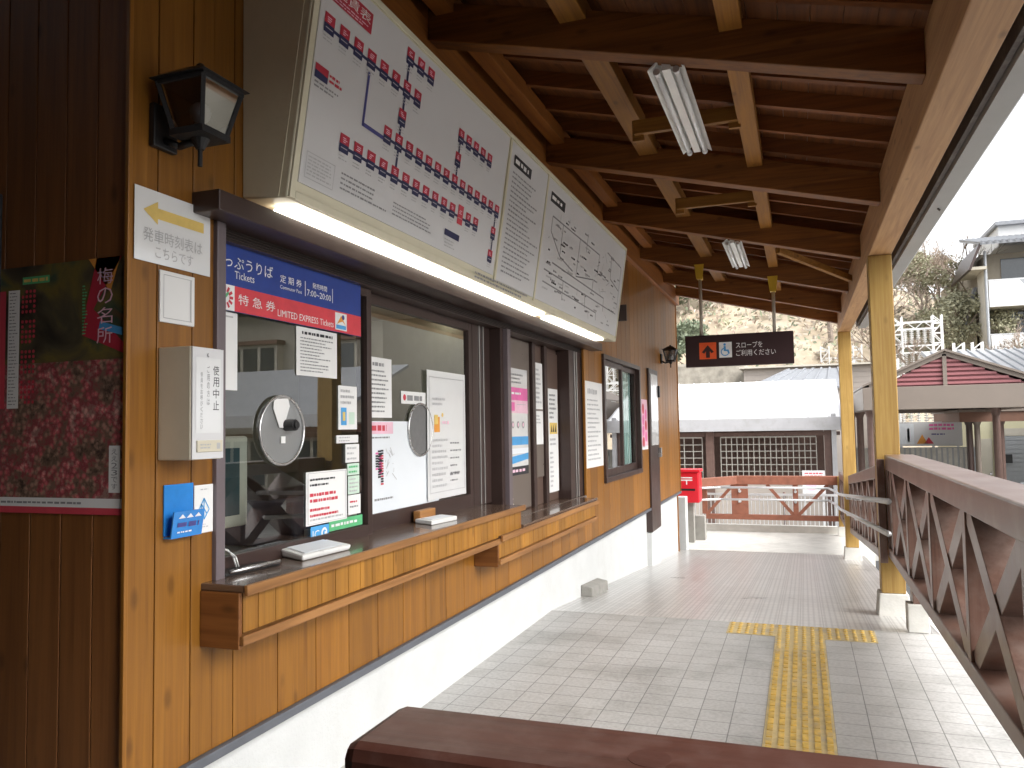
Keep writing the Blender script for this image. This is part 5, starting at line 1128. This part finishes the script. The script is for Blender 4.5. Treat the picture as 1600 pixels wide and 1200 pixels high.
# second, lower canopy further back
t = thing('low_canopy', 'lower brown flat canopy on round posts behind the taupe canopy', 'canopy', (5, 23, GZ))
m_ = MB(); m_.box(3.62, 12.0, 22.0, 22.14, 1.36, 1.60, 'canopy_brown'); m_.box(3.62, 3.76, 22.14, 26, 1.36, 1.60, 'canopy_brown'); build('fascia', m_, t, bevel=.006)
m_ = MB(); m_.box(3.58, 12.0, 21.95, 26.2, 1.605, 1.66, 'canopy_taupe'); build('roof', m_, t)
for k, (x, m__) in enumerate(((3.86, 'brown_alu'), (4.04, 'canopy_taupe'), (4.55, 'column_brown'), (6.4, 'column_brown'), (8.4, 'column_brown'), (10.4, 'column_brown'))):
    m_ = MB(); m_.tube((x, 22.3, GZ+.1), (x, 22.3, 1.5), .065, m__, 14); m_.tube((x, 22.3, 1.28), (x, 22.3, 1.42), .068, m__, 14, .12); build('post', m_, t)
# boards, hoardings and a fence beyond
t = thing('advert_hoarding', 'white roadside hoarding with pink lettering seen under the canopies', 'hoarding', (3.2, 25, GZ))
m_ = MB(); m_.box(2.5, 4.1, 24.6, 24.68, .72, 1.38, 'sign_white'); s_ = Sheet(m_, (2.5, 24.6, .72), (1, 0, 0), (0, 0, 1), (0, -1, 0))
s_.rect(0, .42, .05, .62, 'paper_blue'); s_.rect(.25, .31, .12, .48, 'ink_pale'); s_.poly([(.48, .06), (.62, .32), (.75, .06)], 'orange_ink'); s_.poly([(.66, .06), (.78, .24), (.9, .06)], 'ink_red'); s_.marks(.8, 1.45, .42, .62, 2, 'pink_ink', cw=.05, fill=1, seed=6, hgt=.7); s_.marks(.85, 1.3, .28, .36, 1, 'line_blue', cw=.05, fill=1, seed=8)
build('board', m_, t)
for x in (2.6, 3.4, 4.0): m_ = MB(); m_.box(x-.03, x+.03, 24.69, 24.75, GZ, 1.3, 'galv'); build('post', m_, t)
m_ = MB(); m_.box(1.2, 4.3, 24.0, 24.03, GZ, .70, 'shutter_grey')
for k in range(24): m_.box(1.22+k*.128, 1.30+k*.128, 23.98, 24.0, GZ, .68, 'pale_concrete')
one('board_fence', m_, 'pale grey board fence below the pink lettered hoarding', 'fence')
t = thing('road_rail', 'low dark tube guard rail at the right edge in front of the yellow house', 'guard rail', (5.5, 20, GZ))
m_ = MB()
for z in (.02, -.25, -.5): m_.tube((4.4, 20, z), (9.5, 20, z), .02, 'shutter_grey')
build('rails', m_, t)
for x in (4.5, 5.6, 6.7, 7.8, 8.9): m_ = MB(); m_.tube((x, 20, GZ), (x, 20, .05), .035, 'shutter_grey'); build('post', m_, t)
t = thing('yellow_house', 'pale yellow house with a grey roller shutter behind the low canopy', 'house', (7, 29, GZ))
m_ = MB(); m_.box(4.7, 11.5, 27.5, 33, GZ, 2.4, 'bldg_yellow'); build('wall', m_, t)
m_ = MB(); m_.hexa([(4.3, 27.0, 2.45), (11.9, 27.0, 2.45), (11.9, 33.4, 3.9), (4.3, 33.4, 3.9), (4.3, 27.0, 2.53), (11.9, 27.0, 2.53), (11.9, 33.4, 3.98), (4.3, 33.4, 3.98)], 'fascia_pale')
for i in range(26): q = 4.35+i*.3; m_.beam((q, 27.0, 2.56), (q, 33.4, 4.01), .04, .06, 'shutter_grey')
build('roof', m_, t)
m_ = MB(); m_.box(5.55, 8.2, 27.46, 27.5, GZ, .92, 'shutter_grey')
for k in range(16): m_.box(5.56, 8.19, 27.445, 27.46, GZ+.13*k, GZ+.13*k+.11, 'shutter_grey')
build('roller_shutter', m_, t)
m_ = MB(); m_.box(5.5, 8.3, 27.44, 27.5, .93, 1.15, 'bldg_taupe'); build('shutter_box', m_, t)
m_ = MB(); m_.box(4.85, 5.35, 27.46, 27.5, GZ, .85, 'bldg_cream'); d_ = build('door', m_, t); m_ = MB(); m_.tube((5.28, 27.45, -.2), (5.28, 27.42, -.2), .03, 'steel'); build('handle', m_, d_)
m_ = MB(); m_.box(5.62, 5.85, 27.40, 27.443, .12, .38, 'black_plastic'); build('meter_box', m_, t)
m_ = MB(); m_.tube((5.45, 27.4, GZ), (5.45, 27.4, 2.4), .05, 'shutter_grey'); build('downpipe', m_, t)

# ------------------------------------------------------------------ balcony building on the right
BY = 46.0
def sc(x, z): return x*1.4375, 1.37+(z-1.37)*1.4375
t = thing('balcony_building', 'tall cream building with tiled roof and white balconies at the right edge', 'building', (14, 50, GZ))
xl, _ = sc(6.1, 0); zr = sc(0, 7.45)[1]
m_ = MB(); m_.box(xl+.35, 22, BY+1.6, BY+14, GZ, zr, 'balcony_wall'); build('wall', m_, t)
m_ = MB(); m_.box(xl+.2, xl+.36, BY, BY+1.6, GZ, zr-.4, 'bldg_taupe'); build('end_pier', m_, t)
ze = sc(0, 7.5)[1]; zri = sc(0, 8.15)[1]
m_ = MB(); m_.hexa([(xl-.05, BY-.8, ze), (22.5, BY-.8, ze), (22.5, BY+4.5, ze+1.25), (xl-.05, BY+4.5, ze+1.25), (xl-.05, BY-.8, ze+.12), (22.5, BY-.8, ze+.12), (22.5, BY+4.5, ze+1.37), (xl-.05, BY+4.5, ze+1.37)], 'roof_tile_grey')
for i in range(44): q = xl+i*.3; m_.tube((q, BY-.85, ze+.12), (q, BY+4.5, ze+1.38), .07, 'roof_tile_grey', 8)
build('roof', m_, t)
m_ = MB(); m_.hexa([(xl-.60, BY-.75, ze-1.2), (xl-.50, BY-.75, ze-1.25), (xl+.02, BY-.75, ze+.0), (xl-.08, BY-.75, ze+.1), (xl-.60, BY+4.4, ze-1.2), (xl-.50, BY+4.4, ze-1.25), (xl+.02, BY+4.4, ze+.0), (xl-.08, BY+4.4, ze+.1)], 'brown_alu'); build('side_eave', m_, t)
m_ = MB(); m_.box(xl-.44, xl+.3, BY-.3, BY+3, ze-1.15, ze-1.0, 'bldg_cream'); build('eave_board', m_, t)
for (za, zb2) in ((5.38, 6.30), (3.57, 4.38), (1.8, 2.6)):
    a = sc(0, za)[1]; b = sc(0, zb2)[1]
    m_ = MB(); m_.box(xl+.4, 21, BY, BY+.10, a, b, 'bldg_white'); m_.box(xl+.4, xl+.5, BY+.1, BY+1.58, a, b, 'bldg_white'); m_.box(xl+.5, 21, BY+.1, BY+1.58, a, a+.12, 'bldg_cream')
    m_.prism([(0, 0), (.9, 0), (.45, -.6)], (xl+1.75, BY-.004, b-.02), (1, 0, 0), (0, 0, 1), (0, .003, 0), 'shutter_grey'); m_.box(xl+.38, 21, BY-.02, BY+.12, b+.001, b+.06, 'galv')
    bal = build('balcony', m_, t, bevel=.01)
    m_ = MB(); m_.box(xl+1.3, xl+3.4, BY+1.55, BY+1.6, b+.1, b+1.35, 'window_dark'); m_.box(xl+4.3, xl+6.4, BY+1.55, BY+1.6, b+.1, b+1.35, 'window_dark'); build('window', m_, bal)
m_ = MB(); m_.tube((xl+.28, BY-.06, GZ), (xl+.28, BY-.06, ze-.2), .07, 'shutter_grey'); build('downpipe', m_, t)
m_ = MB(); m_.box(xl+1.9, 22, BY+4.6, BY+10, ze+.9, ze+2.0, 'bldg_white'); m_.box(xl+1.7, 22, BY+4.2, BY+10.3, ze+2.0, ze+2.2, 'roof_tile_grey'); build('roof_house', m_, t)
# sloping annex left of it
t = thing('annex_house', 'yellowish annex with a slanted stair gable left of the balcony building', 'house', (8.3, 49, GZ))
m_ = MB(); m_.prism([(6.9, GZ), (9.0, GZ), (9.0, 8.3), (8.6, 7.2), (7.6, 4.0), (6.9, 3.4)], (0, 48.5, 0), (1, 0, 0), (0, 0, 1), (0, 6, 0), 'bldg_yellow'); build('wall', m_, t)
m_ = MB(); m_.beam((7.5, 48.4, 3.6), (9.0, 48.4, 8.5), .5, .14, 'roof_tile_grey', side=(0, 1, 0)); build('roof_edge', m_, t)

# ------------------------------------------------------------------ houses across the street (they show in the ticket panes)
def street_house(x0, x1, y0, y1, h, wall, label, bays, roof='roof_tile_grey'):
    t = thing('street_house', label, 'house', ((x0+x1)/2, y0, GZ), 'houses across the street')
    m_ = MB(); m_.box(x0, x1, y0, y1, GZ, h, wall); build('wall', m_, t)
    m_ = MB(); m_.hexa([(x0-.6, y0-.7, h), (x1+.6, y0-.7, h), (x1+.6, (y0+y1)/2, h+1.9), (x0-.6, (y0+y1)/2, h+1.9), (x0-.6, y0-.7, h+.15), (x1+.6, y0-.7, h+.15), (x1+.6, (y0+y1)/2, h+2.05), (x0-.6, (y0+y1)/2, h+2.05)], roof)
    m_.hexa([(x0-.6, (y0+y1)/2, h+1.9), (x1+.6, (y0+y1)/2, h+1.9), (x1+.6, y1+.7, h), (x0-.6, y1+.7, h), (x0-.6, (y0+y1)/2, h+2.05), (x1+.6, (y0+y1)/2, h+2.05), (x1+.6, y1+.7, h+.15), (x0-.6, y1+.7, h+.15)], roof); build('roof', m_, t)
    for (bx, bz, bw, bh) in bays:
        m_ = MB(); m_.box(bx, bx+bw, y0-.35, y0, bz, bz+bh, 'bldg_white' if bw < 1 else wall); m_.box(bx-.1, bx+bw+.1, y0-.5, y0, bz+bh, bz+bh+.15, 'canopy_brown'); f = build('window', m_, t)
        m_ = MB(); n = 3
        for i in range(n): m_.box(bx+.12+i*bw/n, bx+(i+1)*bw/n-.03, y0-.37, y0-.351, bz+.15, bz+bh-.12, 'window_dark')
        build('pane', m_, f)
    return t
street_house(9.5, 18, 24, 32, 5.6, 'bldg_taupe', 'taupe two storey house with bay windows across the street', [(10.4, 2.6, 2.2, 1.9), (13.6, 2.6, 2.2, 1.9), (16, 2.8, 1.4, 1.6), (10.4, -.6, 2.6, 1.8), (14, -.6, 2.2, 1.8)])
street_house(18.8, 28, 21, 30, 6.2, 'bldg_cream', 'cream house with a wide grey roof across the street', [(19.6, 3, 2.4, 1.8), (23.2, 3, 2.2, 1.8), (19.6, -.4, 3, 1.8)])
street_house(21, 30, 9, 18, 5.4, 'bldg_taupe', 'taupe corner house across the street to the right of the station', [(22, 2.4, 2.4, 1.8), (25.5, 2.4, 2.4, 1.8)])
t = thing('market_canopy', 'long grey sloping street canopy before the taupe house', 'canopy', (11, 18, GZ))
m_ = MB(); m_.hexa([(6.2, 15.5, 1.7), (19, 15.5, 1.7), (19, 19.5, 3.1), (6.2, 19.5, 3.1), (6.2, 15.5, 1.78), (19, 15.5, 1.78), (19, 19.5, 3.18), (6.2, 19.5, 3.18)], 'roof_grey'); build('roof', m_, t)
m_ = MB(); m_.box(6.2, 19, 15.42, 15.5, 1.5, 1.78, 'fascia_pale'); build('fascia', m_, t)
for x in (6.5, 9.5, 12.5, 15.5, 18.5):
    m_ = MB(); m_.tube((x, 15.8, GZ), (x, 15.8, 1.7), .06, 'column_brown'); build('post', m_, t)

# ------------------------------------------------------------------ substation frames
def lattice(m_, x, y, z0, z1, w=.42, st=.5):
    for sx in (-1, 1):
        for sy in (-1, 1): m_.beam((x+sx*w/2, y+sy*w/2, z0), (x+sx*w/2, y+sy*w/2, z1), .06, .06, 'bldg_white', side=(1, 0, 0))
    z = z0; k = 1
    while z < z1-.05:
        zz = min(z+st, z1)
        for sy in (-1, 1):
            m_.beam((x-w/2*k, y+sy*w/2, z), (x+w/2*k, y+sy*w/2, zz), .035, .035, 'bldg_white', side=(0, 1, 0)); m_.beam((x-w/2, y+sy*w/2, z), (x+w/2, y+sy*w/2, z), .035, .035, 'bldg_white', side=(0, 1, 0))
        for sx in (-1, 1): m_.beam((x+sx*w/2, y-w/2*k, z), (x+sx*w/2, y+w/2*k, zz), .035, .035, 'bldg_white', side=(1, 0, 0))
        z = zz; k = -k
def gantry(xs, y, zt, beams, label):
    t = thing('substation_frame', label, 'lattice frame', (sum(xs)/len(xs), y, GZ), 'white lattice frames of the substation')
    for x in xs: m_ = MB(); lattice(m_, x, y, GZ, zt); build('column', m_, t)
    for zb in beams:
        m_ = MB()
        for dz in (0, .35):
            for dy in (-.2, .2): m_.beam((xs[0], y+dy, zb+dz), (xs[-1], y+dy, zb+dz), .05, .05, 'bldg_white')
        k = xs[0]; s = 1
        while k < xs[-1]-.3: m_.beam((k, y-.2, zb+.175-.175*s), (k+.4, y-.2, zb+.175+.175*s), .03, .03, 'bldg_white', side=(0, 1, 0)); k += .4; s = -s
        bm = build('beam', m_, t)
        m_ = MB(); k = xs[0]+.35
        while k < xs[-1]-.2:
            for q in range(6): m_.tube((k, y, zb-.08-q*.11), (k, y, zb-.14-q*.11), .115, 'bldg_white', 8, .07)
            m_.tube((k, y, zb-.75), (k, y, zb), .03, 'bldg_white', 6); k += .30
        build('insulators', m_, bm)
    return t
gantry([4.78, 6.6], 45, 6.75, [6.1, 4.9, 3.6], 'tall white lattice frame with rows of insulators above the wine gable')
gantry([7.35, 8.15], 44, 5.2, [4.2], 'narrow white lattice frame between the gable and the balcony building')
gantry([1.35, 3.0], 47, 5.6, [4.6, 3.2], 'white lattice frame showing between the two yellow posts')
gantry([2.1, 3.9, 5.8], 39, 4.2, [3.2, 2.0], 'lower white lattice frame in front, mostly behind the near yellow post')

# ------------------------------------------------------------------ hill and trees
def hz(x, y):
    d = y-41
    if d <= 0: return GZ-.02
    h = 19.0*(1-math.exp(-d/17.0))
    side = 1.0 if x < 2 else max(.60, 1.0-(x-2)*.035)
    return GZ+h*side+.7*math.sin(x*.31+y*.17)*min(1, d/6)
m_ = MB(); nx, ny = 56, 34; xs = [-90+i*180/nx for i in range(nx+1)]; ys = [41+j*j*.13 for j in range(ny+1)]
idx = {}
for j, y in enumerate(ys):
    for i, x in enumerate(xs): idx[i, j] = len(m_.v); m_.v.append((x, y, hz(x, y)))
k_ = m_.mi('soil')
for j in range(ny):
    for i in range(nx): m_.f.append((idx[i, j], idx[i+1, j], idx[i+1, j+1], idx[i, j+1])); m_.m.append(k_)
struct('hill', m_, smooth=True)

def leaf_cloud(m_, c, r, n, m, rnd, s=.22, sq=(1, 1, .8)):
    for _ in range(n):
        while True:
            p = Vector((rnd.uniform(-1, 1), rnd.uniform(-1, 1), rnd.uniform(-1, 1)))
            if .25 < p.length < 1: break
        p = Vector((p.x*sq[0], p.y*sq[1], p.z*sq[2]))*r+c
        a = Vector((rnd.uniform(-1, 1), rnd.uniform(-1, 1), rnd.uniform(-1, 1))).normalized(); b = a.orthogonal().normalized()*s*rnd.uniform(.5, 1.1); a = a*s*rnd.uniform(.5, 1.2)
        m_.face([p-a, p+b*.6, p+a, p-b*.6], m)
def bare_tree(seed, h, leafy=None, label='', group=None):
    rnd = random.Random(seed)
    t = thing('bare_tree' if not leafy else 'thin_tree', label, 'tree', (0, 0, 0), group)
    tr, cr = MB(), MB()
    def grow(p, d, L, r, lv):
        q = p+d*L; (tr if lv < 2 else cr).tube(p, q, r, 'bark' if lv < 3 else 'twig', 6 if lv < 2 else 3, r*.62, caps=False)
        if lv >= 5:
            if leafy: leaf_cloud(cr, q, .42, leafy[1], leafy[0], rnd, .10)
            return
        n = 3 if lv < 4 else 4
        for i in range(n):
            a = rnd.uniform(0, 6.28); sp = rnd.uniform(.30, .75)
            e = d.orthogonal().normalized(); f = d.cross(e)
            nd = (d*math.cos(sp)+(e*math.cos(a)+f*math.sin(a))*math.sin(sp)+Vector((0, 0, .12))).normalized()
            st = q if i else p+d*L*rnd.uniform(.6, .95)
            grow(st, nd, L*rnd.uniform(.55, .82), max(.012, r*.56), lv+1)
    grow(Vector((0, 0, -.3)), Vector((rnd.uniform(-.1, .1), rnd.uniform(-.1, .1), 1)).normalized(), h*.30, h*.022, 0)
    build('trunk', tr, t, normals=False); build('crown', cr, t, normals=False); return t
def green_tree(seed, h, label, group, m='leaf_green'):
    rnd = random.Random(seed); t = thing('evergreen_tree', label, 'tree', (0, 0, 0), group); tr, cr = MB(), MB()
    tr.tube((0, 0, -.3), (0, 0, h*.75), h*.025, 'bark', 8, h*.008)
    for k in range(15):
        a = rnd.uniform(0, 6.28); z = h*rnd.uniform(.25, .95); rr = h*.26*(1.1-abs(z/h-.5)*1.2)*rnd.uniform(.3, 1)
        c = Vector((rr*math.cos(a), rr*math.sin(a), z)); tr.tube((0, 0, z*.8), c, h*.008, 'bark', 5, .01)
        leaf_cloud(cr, c, h*rnd.uniform(.10, .17), 260, m, rnd, .17)
    build('trunk', tr, t, normals=False); build('crown', cr, t, normals=False); return t
GRP = {'bare': 'bare trees on the hillside', 'olive': 'thin leaved trees on the hillside', 'brown': 'withered trees on the hillside', 'green': 'evergreen trees on the hillside'}
LAB = {'bare': 'bare winter tree with fine branches on the hillside', 'olive': 'thin olive leaved tree on the hillside', 'brown': 'withered brown leaved tree on the hillside', 'green': 'dense dark evergreen tree on the hillside'}
protos = {'bare': [bare_tree(3, 7.5, None, LAB['bare'], GRP['bare']), bare_tree(14, 6.5, None, LAB['bare'], GRP['bare'])],
          'olive': [bare_tree(25, 5.5, ('leaf_olive', 10), LAB['olive'], GRP['olive'])], 'brown': [bare_tree(31, 5.0, ('leaf_brown', 8), LAB['brown'], GRP['brown'])],
          'green': [green_tree(8, 5.5, LAB['green'], GRP['green'])]}
rt = random.Random(77); used = set(); spots = []
kinds = ['bare', 'olive', 'brown', 'bare', 'green', 'brown', 'olive', 'bare', 'brown']
for j in range(7):
    y = 44.5+j*3.6
    n = 17
    for i in range(n):
        x = -13+i*1.9+rt.uniform(-.8, .8)+(j % 2)*.9; kd = kinds[rt.randrange(len(kinds))]
        if -7.5 < x*50/y < -4 and rt.random() < .35: kd = 'green'
        if 5 < x*50/y < 10: kd = rt.choice(('bare', 'brown', 'bare', 'olive'))
        if rt.random() < .25: continue
        if -4 < x*50/y < 0.5 and rt.random() < .82: continue
        spots.append((x, y+rt.uniform(-1, 1), kd))
for (x, y, kd) in spots:
    pr = protos[kd]; p = pr[rt.randrange(len(pr))]
    if p.name in used:
        o = copy_tree(p); 
    else: o = p; used.add(p.name)
    o.location = (x, y, hz(x, y)-.1); o.rotation_euler.z = rt.uniform(0, 6.28); s_ = rt.uniform(.65, 1.12); o.scale = (s_, s_, s_)
m_ = MB(); rn = random.Random(4)
for _ in range(5200):
    x, y = rn.uniform(-20, 22), rn.uniform(43, 70); c = Vector((x, y, hz(x, y)+.25)); leaf_cloud(m_, c, .5, 3, rn.choice(('leaf_olive', 'leaf_brown', 'leaf_brown', 'leaf_green', 'twig')), rn, .2)
o = build('undergrowth', m_, None, origin=(0, 50, 0), normals=False); tag(o, 'dry brown and olive undergrowth covering the hillside', 'undergrowth', None, 'stuff')
